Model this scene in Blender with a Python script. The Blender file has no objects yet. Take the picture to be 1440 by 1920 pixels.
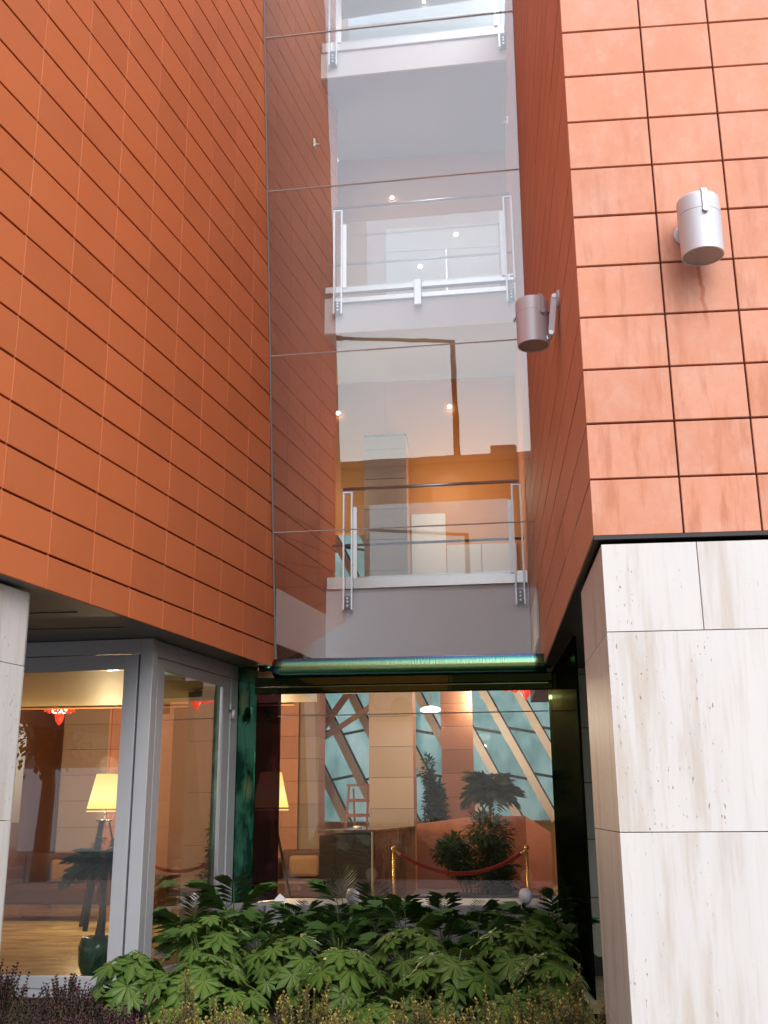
import bpy, math, random
from mathutils import Vector, Matrix, Euler
random.seed(7)
R = math.radians
E = 1.6                      # eye height; all z below are relative to the eye and lifted by E

# ------------------------------------------------------------------ camera, sky, sun, exposure
sc = bpy.context.scene
C = sc.collection
cam_d = bpy.data.cameras.new("camera")
cam = bpy.data.objects.new("camera", cam_d)
C.objects.link(cam)
YAW, PITCH, ROLL = -0.0925392, 0.2749391, -0.0072766
cy, sy, cp, sp = math.cos(YAW), math.sin(YAW), math.cos(PITCH), math.sin(PITCH)
fw = Vector((sy * cp, cy * cp, sp)); rt = Vector((cy, -sy, 0)); up = rt.cross(fw)
cr, sr = math.cos(ROLL), math.sin(ROLL)
rr = rt * cr + up * sr; uu = up * cr - rt * sr
cam.matrix_world = Matrix(((rr.x, uu.x, -fw.x, 0), (rr.y, uu.y, -fw.y, 0), (rr.z, uu.z, -fw.z, E), (0, 0, 0, 1)))
cam_d.sensor_fit = 'VERTICAL'; cam_d.sensor_height = 24.0; cam_d.sensor_width = 18.0
cam_d.lens = 1984.76 / 1920 * 24.0
cam_d.clip_start = 0.05; cam_d.clip_end = 2000
sc.camera = cam
FPX = 1984.76
def project(x, y, z):        # photo pixel of a point, used only to decide how finely a far wall is split
    v = Vector((x, y, z)); d = v.dot(fw)
    if d < 0.1: return None
    return 720 + FPX * v.dot(rr) / d, 960 - FPX * v.dot(uu) / d

w = bpy.data.worlds.new("World"); sc.world = w; w.use_nodes = True
nt = w.node_tree; nt.nodes.clear()
sky = nt.nodes.new("ShaderNodeTexSky"); sky.sky_type = 'NISHITA'; sky.sun_disc = False
SUN_EL, SUN_AZ = 46, 26          # sun behind the viewer, a little to the right
sky.sun_elevation = R(SUN_EL); sky.sun_rotation = R(180 - SUN_AZ)
sky.air_density = 1.3; sky.dust_density = 1.2; sky.ozone_density = 1.5
hs = nt.nodes.new("ShaderNodeHueSaturation"); hs.inputs['Saturation'].default_value = 0.50
bg = nt.nodes.new("ShaderNodeBackground"); bg.inputs['Strength'].default_value = 0.15
out = nt.nodes.new("ShaderNodeOutputWorld")
nt.links.new(sky.outputs[0], hs.inputs['Color']); nt.links.new(hs.outputs[0], bg.inputs[0]); nt.links.new(bg.outputs[0], out.inputs[0])

sl = bpy.data.lights.new("sun", 'SUN'); sl.energy = 0.75; sl.angle = R(40); sl.color = (1.0, 0.97, 0.94)
so = bpy.data.objects.new("sun", sl); C.objects.link(so)
so.rotation_euler = (R(90 - SUN_EL), 0, R(SUN_AZ)); so.location = (0, -10, 20)

sc.view_settings.view_transform = 'Standard'; sc.view_settings.look = 'None'
sc.view_settings.gamma = 1.0; sc.view_settings.use_curve_mapping = False
sc.view_settings.exposure = 1.32
sc.render.engine = 'CYCLES'
sc.cycles.max_bounces = 10; sc.cycles.transparent_max_bounces = 24
sc.cycles.glossy_bounces = 4; sc.cycles.diffuse_bounces = 4
sc.cycles.use_denoising = True
sc.cycles.caustics_reflective = False; sc.cycles.caustics_refractive = False
sc.cycles.sample_clamp_indirect = 4.0

# ------------------------------------------------------------------ material helpers
class NT:
    def __init__(s, name):
        s.m = bpy.data.materials.new(name); s.m.use_nodes = True
        s.t = s.m.node_tree; s.t.nodes.clear()
        s.o = s.t.nodes.new("ShaderNodeOutputMaterial")
    def n(s, ty, **kw):
        nd = s.t.nodes.new("ShaderNode" + ty)
        for k, v in kw.items(): setattr(nd, k, v)
        return nd
    def l(s, a, b): s.t.links.new(a, b)
    def pos(s, scale=(1, 1, 1), obj=False):
        g = s.n("TexCoord").outputs['Object'] if obj else s.n("NewGeometry").outputs['Position']
        mp = s.n("Mapping"); mp.inputs['Scale'].default_value = scale
        s.l(g, mp.inputs[0]); return mp.outputs[0]
    def noise(s, vec, scale, detail=4, rough=0.55):
        nz = s.n("TexNoise"); nz.inputs['Scale'].default_value = scale
        nz.inputs['Detail'].default_value = detail; nz.inputs['Roughness'].default_value = rough
        if vec: s.l(vec, nz.inputs['Vector'])
        return nz.outputs['Fac']
    def ramp(s, fac, stops, interp='LINEAR'):
        r = s.n("ValToRGB"); r.color_ramp.interpolation = interp
        e = r.color_ramp.elements
        while len(e) < len(stops): e.new(0.5)
        for el, (p, c) in zip(e, stops):
            el.position = p; el.color = (c[0], c[1], c[2], 1) if hasattr(c, '__len__') else (c, c, c, 1)
        s.l(fac, r.inputs[0]); return r.outputs[0]
    def mix(s, fac, a, b, mode='MIX'):
        m = s.n("Mix", data_type='RGBA', blend_type=mode)
        for i, v in ((0, fac), (6, a), (7, b)):
            if hasattr(v, 'is_linked') or isinstance(v, bpy.types.NodeSocket): s.l(v, m.inputs[i])
            elif i == 0: m.inputs[0].default_value = v
            else: m.inputs[i].default_value = (v[0], v[1], v[2], 1)
        return m.outputs[2]
    def math(s, op, a, b=0.0):
        m = s.n("Math", operation=op)
        for i, v in ((0, a), (1, b)):
            if isinstance(v, bpy.types.NodeSocket): s.l(v, m.inputs[i])
            else: m.inputs[i].default_value = v
        return m.outputs[0]
    def bsdf(s, color, rough=0.6, metal=0.0, spec=0.5, bump=None, bstr=0.2, bdist=0.01, **kw):
        b = s.n("BsdfPrincipled")
        if isinstance(color, bpy.types.NodeSocket): s.l(color, b.inputs['Base Color'])
        else: b.inputs['Base Color'].default_value = (color[0], color[1], color[2], 1)
        if isinstance(rough, bpy.types.NodeSocket): s.l(rough, b.inputs['Roughness'])
        else: b.inputs['Roughness'].default_value = rough
        b.inputs['Metallic'].default_value = metal
        b.inputs['Specular IOR Level'].default_value = spec
        for k, v in kw.items(): b.inputs[k].default_value = v
        if bump is not None:
            bp = s.n("Bump"); bp.inputs['Strength'].default_value = bstr; bp.inputs['Distance'].default_value = bdist
            s.l(bump, bp.inputs['Height']); s.l(bp.outputs[0], b.inputs['Normal'])
        return b
    def done(s, shader): s.l(shader, s.o.inputs[0]); return s.m

def plain(name, col, rough=0.6, metal=0.0, var=0.12, scale=6.0, spec=0.5, bstr=0.0, **kw):
    t = NT(name); nz = t.noise(t.pos(), scale, 5)
    c = t.mix(nz, [x * (1 - var) for x in col], [min(1, x * (1 + var)) for x in col])
    b = t.bsdf(c, rough, metal, spec, nz if bstr else None, bstr, **kw)
    return t.done(b.outputs[0])

def terracotta(name, base, stain=0.0, rough=0.62, var=0.16):
    t = NT(name)
    oi = t.n("ObjectInfo").outputs['Random']
    tile = t.ramp(oi, [(0, [x * (1 - var) for x in base]), (0.5, base), (1, [min(1, x * (1 + var * .8)) for x in base])])
    P = t.pos()
    fine = t.noise(P, 55, 3, 0.7)
    c = t.mix(t.math('MULTIPLY', fine, 0.28), tile, [x * 0.72 for x in base])
    broad = t.noise(P, 1.7, 5, 0.6)
    c = t.mix(t.ramp(broad, [(0.35, 0), (0.75, 0.30)]), c, (base[0] * 1.12, base[1] * 1.25, base[2] * 1.45))
    if stain:
        # lime bloom: pale soft blotches, and damp streaks that run down from the tops of tiles
        jit = t.n("VectorMath", operation='ADD'); t.l(P, jit.inputs[0])
        cmb = t.n("CombineXYZ"); t.l(t.math('MULTIPLY', oi, 37.0), cmb.inputs[0]); t.l(t.math('MULTIPLY', oi, 11.0), cmb.inputs[2])
        t.l(cmb.outputs[0], jit.inputs[1])
        mp = t.n("Mapping"); mp.inputs['Scale'].default_value = (1, 1, 0.75); t.l(jit.outputs[0], mp.inputs[0])
        bl = t.noise(mp.outputs[0], 4.2, 7, 0.68)
        c = t.mix(t.ramp(bl, [(0.42, 0), (0.70, 0.42 * stain)]), c, (0.70, 0.42, 0.335))
        bl2 = t.noise(mp.outputs[0], 13, 6, 0.7)
        c = t.mix(t.ramp(bl2, [(0.54, 0), (0.76, 0.22 * stain)]), c, (0.74, 0.52, 0.45))
        mp2 = t.n("Mapping"); mp2.inputs['Scale'].default_value = (1, 1, 0.16); t.l(jit.outputs[0], mp2.inputs[0])
        st = t.noise(mp2.outputs[0], 11, 5, 0.65)
        lowz = t.n("SeparateXYZ"); t.l(P, lowz.inputs[0])
        hz = t.ramp(t.math('DIVIDE', lowz.outputs[2], 10.0), [(0.29, 0.62), (0.46, 0.42), (0.56, 0.05)])
        m = t.math('MULTIPLY', t.ramp(st, [(0.50, 0), (0.64, 1)]), hz)
        c = t.mix(t.math('MULTIPLY', m, stain), c, (0.47, 0.155, 0.07))
    if stain >= 1:
        sx = t.n("SeparateXYZ"); t.l(P, sx.inputs[0])
        wob = t.math('MULTIPLY', t.math('SUBTRACT', t.noise(t.pos((0, 0, 1)), 14, 3), 0.5), 0.05)
        cx = t.math('ADD', wob, t.math('SUBTRACT', 1.465, t.math('MULTIPLY', sx.outputs[2], 0.0595)))
        dx = t.math('ABSOLUTE', t.math('SUBTRACT', sx.outputs[0], cx))
        a_ = t.ramp(t.math('MULTIPLY', dx, 10.0), [(0.06, 1), (0.16, 0)])
        zr = t.ramp(t.math('DIVIDE', sx.outputs[2], 10.0), [(0.398, 0), (0.412, .55), (0.440, .8), (0.441, 0)])
        c = t.mix(t.math('MULTIPLY', a_, zr), c, (0.40, 0.085, 0.02))
    h = t.noise(P, 90, 3, 0.6)
    b = t.bsdf(c, rough, 0, 0.35, h, 0.08, 0.004)
    return t.done(b.outputs[0])

def travertine(name, base=(0.66, 0.63, 0.60), pits=1.0):
    t = NT(name)
    oi = t.n("ObjectInfo").outputs['Random']
    off = t.n("CombineXYZ"); t.l(t.math('MULTIPLY', oi, 3.0), off.inputs[0])
    P0 = t.n("NewGeometry").outputs['Position']
    ad = t.n("VectorMath", operation='ADD'); t.l(P0, ad.inputs[0]); t.l(off.outputs[0], ad.inputs[1])
    def mp(sx):
        m = t.n("Mapping"); m.inputs['Scale'].default_value = sx; t.l(ad.outputs[0], m.inputs[0]); return m.outputs[0]
    wide = t.noise(mp((1, 1, 0.10)), 7, 6, 0.6)
    c = t.ramp(wide, [(0.28, [min(.86, x * 1.05) for x in base]), (0.50, base), (0.63, [base[0] * .86, base[1] * .79, base[2] * .72]), (0.72, [x * .95 for x in base])])
    vein = t.noise(mp((1, 1, 0.05)), 34, 5, 0.65)
    c = t.mix(t.ramp(vein, [(0.52, 0), (0.70, 0.36)]), c, [base[0] * .74, base[1] * .64, base[2] * .55])
    cloud = t.noise(mp((1, 1, .5)), 3, 5, 0.6)
    c = t.mix(t.ramp(cloud, [(0.45, 0), (0.7, 0.3)]), c, [min(.86, base[0] * 1.0), min(.86, base[1] * 1.02), min(.88, base[2] * 1.06)])
    pn = t.noise(mp((1, 1, 0.32)), 75, 2, 0.5)
    band = t.noise(mp((1, 1, 0.06)), 8, 3, 0.5)
    hole = t.math('MULTIPLY', t.ramp(pn, [(0.665, 0), (0.70, 1)]), t.ramp(band, [(0.46, 0), (0.58, 1)]))
    hole = t.math('MULTIPLY', hole, pits)
    c = t.mix(hole, c, (0.36, 0.28, 0.23))
    b = t.bsdf(c, 0.45, 0, 0.4, t.math('SUBTRACT', 1.0, hole), 0.5, 0.006)
    return t.done(b.outputs[0])

def glass(name, tint=(0.95, 0.97, 0.96), refl=0.09, rough=0.0, haze=0.0, gcol=(1, 1, 1), wav=0.0):
    t = NT(name)
    tr = t.n("BsdfTransparent"); tr.inputs[0].default_value = (*tint, 1)
    gl = t.n("BsdfGlossy"); gl.inputs['Roughness'].default_value = rough; gl.inputs['Color'].default_value = (*gcol, 1)
    lw = t.n("Fresnel"); lw.inputs['IOR'].default_value = 1.5
    fac = t.math('ADD', t.math('MULTIPLY', lw.outputs[0], 0.55), refl)
    fac = t.math('MINIMUM', fac, 0.9)
    if wav:
        nz = t.noise(t.pos(), 1.6, 2, 0.4)
        bp = t.n("Bump"); bp.inputs['Strength'].default_value = wav; bp.inputs['Distance'].default_value = 0.02
        t.l(nz, bp.inputs['Height']); t.l(bp.outputs[0], gl.inputs['Normal'])
    mx = t.n("MixShader"); t.l(fac, mx.inputs[0]); t.l(tr.outputs[0], mx.inputs[1]); t.l(gl.outputs[0], mx.inputs[2])
    sh = mx.outputs[0]
    if haze:
        df = t.n("BsdfDiffuse"); df.inputs[0].default_value = (0.75, 0.8, 0.78, 1)
        m2 = t.n("MixShader"); m2.inputs[0].default_value = haze
        t.l(sh, m2.inputs[1]); t.l(df.outputs[0], m2.inputs[2]); sh = m2.outputs[0]
    return t.done(sh)

def foil(name, stops, rough=0.06, crinkle=0.25, cscale=5.0, dark=0.0, transp=0.0, stretch=(1, 1, 0.45), patch=False):
    """dichroic film: a mirror whose colour follows the viewing angle like any interference film"""
    t = NT(name)
    P = t.pos(stretch)
    nz = t.noise(P, cscale, 3, 0.5)
    bp = t.n("Bump"); bp.inputs['Strength'].default_value = crinkle; bp.inputs['Distance'].default_value = 0.03
    t.l(nz, bp.inputs['Height'])
    lw = t.n("LayerWeight"); lw.inputs[0].default_value = 0.5; t.l(bp.outputs[0], lw.inputs['Normal'])
    c = t.ramp(lw.outputs['Facing'], stops)
    if patch:  # dark and bright green patches paint in crinkled reflections
        pn = t.n("TexVoronoi"); pn.inputs['Scale'].default_value = 4.0; t.l(t.pos((1.4, 1.4, .55)), pn.inputs['Vector'])
        c = t.mix(t.ramp(t.noise(t.pos((1, 1, .5)), 3.2, 4, .6), [(.40, 0), (.52, 1)]), c, (0.015, 0.10, 0.06))
        c = t.mix(t.ramp(pn.outputs['Distance'], [(.10, .75), (.35, 0)]), c, (0.40, 0.52, 0.18))
    g = t.n("BsdfGlossy"); g.inputs['Roughness'].default_value = rough
    t.l(c, g.inputs[0]); t.l(bp.outputs[0], g.inputs['Normal'])
    sh = g.outputs[0]
    if dark:
        d = t.n("BsdfDiffuse"); d.inputs[0].default_value = (0.012, 0.016, 0.010, 1)
        m = t.n("MixShader"); m.inputs[0].default_value = dark; t.l(sh, m.inputs[1]); t.l(d.outputs[0], m.inputs[2]); sh = m.outputs[0]
    if transp:
        d = t.n("BsdfTransparent"); d.inputs[0].default_value = (0.55, 0.35, 0.5, 1)
        m = t.n("MixShader"); m.inputs[0].default_value = transp; t.l(sh, m.inputs[1]); t.l(d.outputs[0], m.inputs[2]); sh = m.outputs[0]
    return t.done(sh)

def emit(name, col, s):
    t = NT(name); e = t.n("Emission"); e.inputs[0].default_value = (*col, 1); e.inputs[1].default_value = s
    return t.done(e.outputs[0])

def leafmat(name, a, b, tipcol=None, rough=0.38, trans=0.25):
    t = NT(name)
    oi = t.n("ObjectInfo").outputs['Random']
    at = t.n("Attribute", attribute_name="tint"); 
    nz = t.noise(t.pos(), 9, 3)
    f = t.math('ADD', t.math('MULTIPLY', oi, 0.5), t.math('MULTIPLY', nz, 0.5))
    c = t.mix(f, a, b)
    if tipcol: c = t.mix(at.outputs['Fac'], c, tipcol)
    p = t.bsdf(c, rough + .1, 0, 0.22)
    tl = t.n("BsdfTranslucent"); t.l(c, tl.inputs[0])
    m = t.n("MixShader"); m.inputs[0].default_value = trans; t.l(p.outputs[0], m.inputs[1]); t.l(tl.outputs[0], m.inputs[2])
    return t.done(m.outputs[0])

M = {}
M['terra'] = terracotta('terracotta_orange', (0.56, 0.152, 0.050), var=0.09)
M['terra_bloom'] = terracotta('terracotta_lime_bloom', (0.66, 0.27, 0.155), stain=1.0, var=0.06)
M['terra_side'] = terracotta('terracotta_side', (0.72, 0.33, 0.20), stain=0.3, var=0.08)  # side copy of the tile colour, lightened to lift its shade
M['terra_in'] = terracotta('terracotta_indoor', (0.60, 0.28, 0.165))
M['tan_in'] = terracotta('tan_tile_indoor', (0.36, 0.265, 0.185))  # tan against orange faces puts daylight and lamp warmth into the colour
M['terra_red'] = terracotta('terracotta_red_indoor', (0.40, 0.15, 0.10))
M['backing'] = plain('dark_joint', (0.05, 0.014, 0.008), 0.9)
M['backing_right'] = plain('brown_joint', (0.10, 0.032, 0.02), 0.9)
M['joint'] = plain('pale_joint_seal', (0.50, 0.17, 0.07), 0.8)
M['trav'] = travertine('travertine')
M['stone_in'] = travertine('pale_stone', (0.50, 0.50, 0.42), 0.3)
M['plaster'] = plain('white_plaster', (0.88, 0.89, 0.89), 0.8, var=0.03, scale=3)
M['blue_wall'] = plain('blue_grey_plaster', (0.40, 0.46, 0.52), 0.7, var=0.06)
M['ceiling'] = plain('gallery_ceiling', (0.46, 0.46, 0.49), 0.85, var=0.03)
M['orange_wall'] = plain('orange_plaster', (0.72, 0.32, 0.075), 0.8, var=0.05, scale=2)
M['peach_wall'] = plain('peach_plaster', (0.68, 0.42, 0.27), 0.8, var=0.05, scale=2)
M['lobby_ceiling'] = plain('lobby_ceiling_paint', (0.62, 0.50, 0.30), 0.55, var=0.08, scale=1.5)
M['soffit'] = plain('grey_soffit_panel', (0.16, 0.15, 0.145), 0.5, var=0.15, scale=1.5)
M['dark'] = plain('dark_edge_trim', (0.022, 0.018, 0.018), 0.5)
M['alu'] = plain('grey_aluminium', (0.52, 0.52, 0.545), 0.42, 0.2, var=0.06)
M['alu_dark'] = plain('grey_aluminium_groove', (0.09, 0.09, 0.12), 0.5)
M['steel'] = plain('brushed_steel', (0.62, 0.61, 0.60), 0.3, 0.9, var=0.08, scale=20)
M['lamp_grey'] = plain('lamp_grey_paint', (0.58, 0.58, 0.61), 0.42, 0.2, var=0.05)
M['lens'] = plain('lamp_lens', (0.30, 0.28, 0.26), 0.25, 0.0)
M['glass'] = glass('facade_glass', (0.955, 0.955, 0.955), 0.054, wav=0.02, haze=0.004)
M['door_glass'] = glass('door_glass', (0.97, 0.975, 0.955), 0.07)
M['bal_glass'] = glass('balustrade_glass', (0.93, 0.96, 0.95), 0.04, haze=0.03)
M['transom'] = plain('glass_joint_silicone', (0.36, 0.29, 0.27), 0.5)
M['edge_grey'] = plain('grey_edge_seal', (0.15, 0.14, 0.14), 0.6)
M['teal_glass'] = None
t = NT('teal_body_glass')
nz = t.noise(t.pos((1, 1, 0.4)), 2.5, 5, 0.6)
cc = t.ramp(nz, [(0.3, (0.42, 0.60, 0.58)), (0.5, (0.64, 0.82, 0.79)), (0.72, (0.86, 0.96, 0.94))])
tl = t.n("BsdfTranslucent"); t.l(cc, tl.inputs[0]); tr = t.n("BsdfTransparent"); t.l(cc, tr.inputs[0])
mx = t.n("MixShader"); mx.inputs[0].default_value = 0.25; t.l(tl.outputs[0], mx.inputs[1]); t.l(tr.outputs[0], mx.inputs[2])
gl = t.n("BsdfGlossy"); gl.inputs['Roughness'].default_value = 0.03
mx2 = t.n("MixShader"); mx2.inputs[0].default_value = 0.08; t.l(mx.outputs[0], mx2.inputs[1]); t.l(gl.outputs[0], mx2.inputs[2])
M['teal_glass'] = t.done(mx2.outputs[0])
M['cream_steel'] = plain('cream_painted_steel', (0.86, 0.82, 0.73), 0.45, var=0.05)
M['gasket'] = plain('black_gasket', (0.02, 0.022, 0.022), 0.5)
M['strut'] = plain('ochre_steel_strut', (0.50, 0.30, 0.14), 0.5)
M['tube'] = foil('iridescent_film_roll', [(0.0, (0.50, 0.66, 0.26)), (0.06, (0.38, 0.70, 0.36)), (0.18, (0.20, 0.66, 0.52)), (0.38, (0.14, 0.48, 0.58)), (0.62, (0.18, 0.22, 0.48)), (1, (0.34, 0.22, 0.42))], 0.24, 0.10, 12, dark=0.04, stretch=(6, 1, 1))
M['foil_dark'] = foil('dark_green_film', [(0, (0.07, 0.09, 0.02)), (0.5, (0.06, 0.10, 0.04)), (1, (0.03, 0.06, 0.035))], 0.05, 0.08, 4, dark=0.3)
M['foil_green'] = foil('green_mirror_film', [(0, (0.12, 0.42, 0.27)), (0.25, (0.12, 0.40, 0.24)), (0.5, (0.36, 0.46, 0.14)), (1, (0.2, 0.45, 0.36))], 0.07, 1.0, 2.6, dark=0.10, patch=True)
M['foil_purple'] = foil('purple_film_glass', [(0, (0.10, 0.05, 0.09)), (0.5, (0.14, 0.08, 0.13)), (1, (0.4, 0.3, 0.4))], 0.02, 0.12, 3, dark=0.35, transp=0.25)
M['wood_dark'] = None
t = NT('dark_stained_wood')
nz = t.noise(t.pos((1.5, 1.5, 14)), 5, 6, 0.65)
M['wood_dark'] = t.done(t.bsdf(t.ramp(nz, [(0.3, (0.02, 0.010, 0.007)), (0.6, (0.05, 0.026, 0.017)), (0.8, (0.08, 0.048, 0.03))]), 0.4, bump=nz, bstr=0.2).outputs[0])
t = NT('brown_marble')
nz = t.noise(t.pos((1, 1, 0.6)), 3.2, 8, 0.7)
M['marble'] = t.done(t.bsdf(t.ramp(nz, [(0.3, (0.03, 0.018, 0.014)), (0.48, (0.13, 0.075, 0.05)), (0.6, (0.28, 0.20, 0.15)), (0.75, (0.08, 0.06, 0.055))]), 0.15).outputs[0])
M['pale_trim'] = plain('pale_stone_trim', (0.5, 0.44, 0.36), 0.4)
M['wood_red'] = plain('reddish_wood', (0.16, 0.055, 0.03), 0.4, var=0.3, scale=12)
M['brass'] = plain('brass', (0.62, 0.42, 0.14), 0.25, 0.9)
M['velvet'] = plain('red_velvet_rope', (0.32, 0.012, 0.012), 0.8)
M['leather'] = plain('brown_leather', (0.085, 0.032, 0.02), 0.45, var=0.3, scale=5)
M['cushion'] = plain('tan_cushion', (0.30, 0.17, 0.09), 0.8)
t = NT('lamp_shade_lit')
e = t.n("Emission"); sx = t.n("SeparateXYZ"); t.l(t.n("TexCoord").outputs['Generated'], sx.inputs[0])
t.l(t.ramp(sx.outputs[2], [(0, (1, 0.72, 0.16)), (0.35, (1, 0.82, 0.32)), (1, (1, 0.60, 0.16))]), e.inputs[0]); e.inputs[1].default_value = 0.62
M['shade'] = t.done(e.outputs[0])
M['bulb'] = emit('lit_bulb', (1, 0.86, 0.62), 3)
M['pendant'] = emit('lit_pendant_glass', (1, 0.92, 0.78), 1.2)
M['chand_lit'] = emit('chandelier_bulb', (1, 0.55, 0.35), 4)
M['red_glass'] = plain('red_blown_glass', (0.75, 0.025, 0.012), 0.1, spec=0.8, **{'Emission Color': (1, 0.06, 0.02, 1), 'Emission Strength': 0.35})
M['black_metal'] = plain('dark_lamp_metal', (0.05, 0.05, 0.055), 0.35, 0.6)
t = NT('mottled_lobby_floor')
nz = t.noise(t.pos((1, 3.0, 1)), 2.4, 8, 0.72)
cc = t.ramp(nz, [(0.3, (0.20, 0.11, 0.045)), (0.44, (0.44, 0.30, 0.14)), (0.56, (0.66, 0.52, 0.28)), (0.72, (0.78, 0.66, 0.42))])
M['floor_in'] = t.done(t.bsdf(cc, 0.30, 0, 0.4).outputs[0])
M['pot'] = plain('green_glazed_pot', (0.02, 0.10, 0.06), 0.15, var=0.4, scale=9)
M['trunk'] = plain('bark', (0.16, 0.11, 0.07), 0.9, var=0.35, scale=25, bstr=0.4)
M['soil'] = plain('bed_soil', (0.035, 0.024, 0.016), 0.95, var=0.5, scale=14, bstr=0.6)
M['fatsia'] = leafmat('fatsia_leaf', (0.030, 0.082, 0.014), (0.11, 0.20, 0.034), (0.20, 0.27, 0.06), 0.28, 0.22)
M['stem_green'] = plain('green_stem', (0.12, 0.17, 0.04), 0.6)
M['frond'] = leafmat('palm_leaf', (0.032, 0.085, 0.018), (0.09, 0.17, 0.034), (0.10, 0.15, 0.03), 0.42, 0.12)
M['vari'] = leafmat('variegated_leaf', (0.028, 0.060, 0.014), (0.07, 0.11, 0.022), (0.44, 0.35, 0.085), 0.5, 0.2)
M['purple'] = leafmat('dark_shrub_leaf', (0.022, 0.032, 0.012), (0.045, 0.055, 0.017), (0.070, 0.022, 0.038), 0.5, 0.15)
M['tree_leaf'] = leafmat('tree_leaf', (0.022, 0.045, 0.014), (0.05, 0.085, 0.022), None, 0.5, 0.25)
M['indoor_leaf'] = leafmat('indoor_leaf', (0.030, 0.06, 0.022), (0.085, 0.13, 0.05), None, 0.4, 0.25)
M['asphalt'] = plain('asphalt', (0.055, 0.055, 0.058), 0.9, var=0.3, scale=30, bstr=0.3)
M['paving'] = plain('grey_paving', (0.15, 0.145, 0.14), 0.85, var=0.15, scale=8)
M['ledge'] = plain('grey_granite_ledge', (0.26, 0.25, 0.25), 0.5, var=0.22, scale=40)
M['white_paint'] = plain('white_paint', (0.78, 0.78, 0.78), 0.5, var=0.03)
M['facade_far'] = plain('render_far', (0.17, 0.155, 0.145), 0.85, var=0.06, scale=0.6)
M['shop_far'] = plain('pale_ground_storey_far', (0.80, 0.80, 0.80), 0.8, var=0.05, scale=0.6)
M['window_far'] = plain('dark_window_far', (0.13, 0.135, 0.14), 0.3)
M['roof_far'] = plain('brown_roof_far', (0.22, 0.13, 0.10), 0.8)
M['car_paint'] = plain('silver_car_paint', (0.55, 0.56, 0.58), 0.25, 0.5)
M['car_blue'] = plain('blue_car_paint', (0.03, 0.07, 0.22), 0.2, 0.3)
M['tyre'] = plain('tyre_rubber', (0.02, 0.02, 0.02), 0.8)
M['mast'] = plain('dark_mast_paint', (0.05, 0.042, 0.038), 0.5)

# ------------------------------------------------------------------ mesh helpers
class MB:
    def __init__(s): s.v = []; s.f = []; s.a = []
    def add(s, vs, fs, tint=0.0):
        b = len(s.v); s.v += [tuple(x) for x in vs]; s.f += [tuple(i + b for i in f) for f in fs]; s.a += [tint] * len(vs)
    def hexa(s, p, tint=0.0):      # 8 corners: bottom 0-3, top 4-7 (ccw)
        s.add(p, [(3, 2, 1, 0), (4, 5, 6, 7), (0, 1, 5, 4), (1, 2, 6, 5), (2, 3, 7, 6), (3, 0, 4, 7)], tint)
    def box(s, x0, x1, y0, y1, z0, z1):
        s.hexa([(x0, y0, z0), (x1, y0, z0), (x1, y1, z0), (x0, y1, z0), (x0, y0, z1), (x1, y0, z1), (x1, y1, z1), (x0, y1, z1)])
    def bar(s, a, b, wd, th, upv=(0, 0, 1)):       # rectangular bar a->b
        a = Vector(a); b = Vector(b); d = (b - a).normalized(); u = Vector(upv)
        sx = d.cross(u)
        if sx.length < 1e-4: sx = d.cross(Vector((0, 1, 0)))
        sx.normalize(); u = sx.cross(d)
        sx *= wd / 2; u = u * th / 2
        s.hexa([a - sx - u, a + sx - u, a + sx + u, a - sx + u, b - sx - u, b + sx - u, b + sx + u, b - sx + u])
    def tube(s, pts, rad, n=10, cap=True):
        pts = [Vector(p) for p in pts]; rs = rad if hasattr(rad, '__len__') else [rad] * len(pts)
        prev = None; rings = []
        for i, p in enumerate(pts):
            d = (pts[min(i + 1, len(pts) - 1)] - pts[max(i - 1, 0)]).normalized()
            ref = prev if prev is not None else (Vector((0, 0, 1)) if abs(d.z) < .9 else Vector((1, 0, 0)))
            x = d.cross(ref).normalized(); y = x.cross(d).normalized(); prev = y
            rings.append([p + (x * math.cos(2 * math.pi * k / n) + y * math.sin(2 * math.pi * k / n)) * rs[i] for k in range(n)])
        vs = [q for r_ in rings for q in r_]; fs = []
        for i in range(len(rings) - 1):
            for k in range(n):
                k2 = (k + 1) % n; fs.append((i * n + k, i * n + k2, (i + 1) * n + k2, (i + 1) * n + k))
        if cap: fs.append(tuple(range(n - 1, -1, -1))); fs.append(tuple((len(rings) - 1) * n + k for k in range(n)))
        s.add(vs, fs)
    def lathe(s, prof, c=(0, 0, 0), n=24):
        vs = []; fs = []
        for r_, z in prof:
            for k in range(n):
                a = 2 * math.pi * k / n; vs.append((c[0] + r_ * math.cos(a), c[1] + r_ * math.sin(a), c[2] + z))
        for i in range(len(prof) - 1):
            for k in range(n):
                k2 = (k + 1) % n; fs.append((i * n + k, i * n + k2, (i + 1) * n + k2, (i + 1) * n + k))
        s.add(vs, fs)
    def mesh(s, name, smooth=False):
        me = bpy.data.meshes.new(name); me.from_pydata(s.v, [], s.f); me.update()
        if any(s.a):
            at = me.attributes.new("tint", 'FLOAT', 'POINT'); at.data.foreach_set('value', s.a)
        if smooth: me.shade_smooth()
        return me

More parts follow.
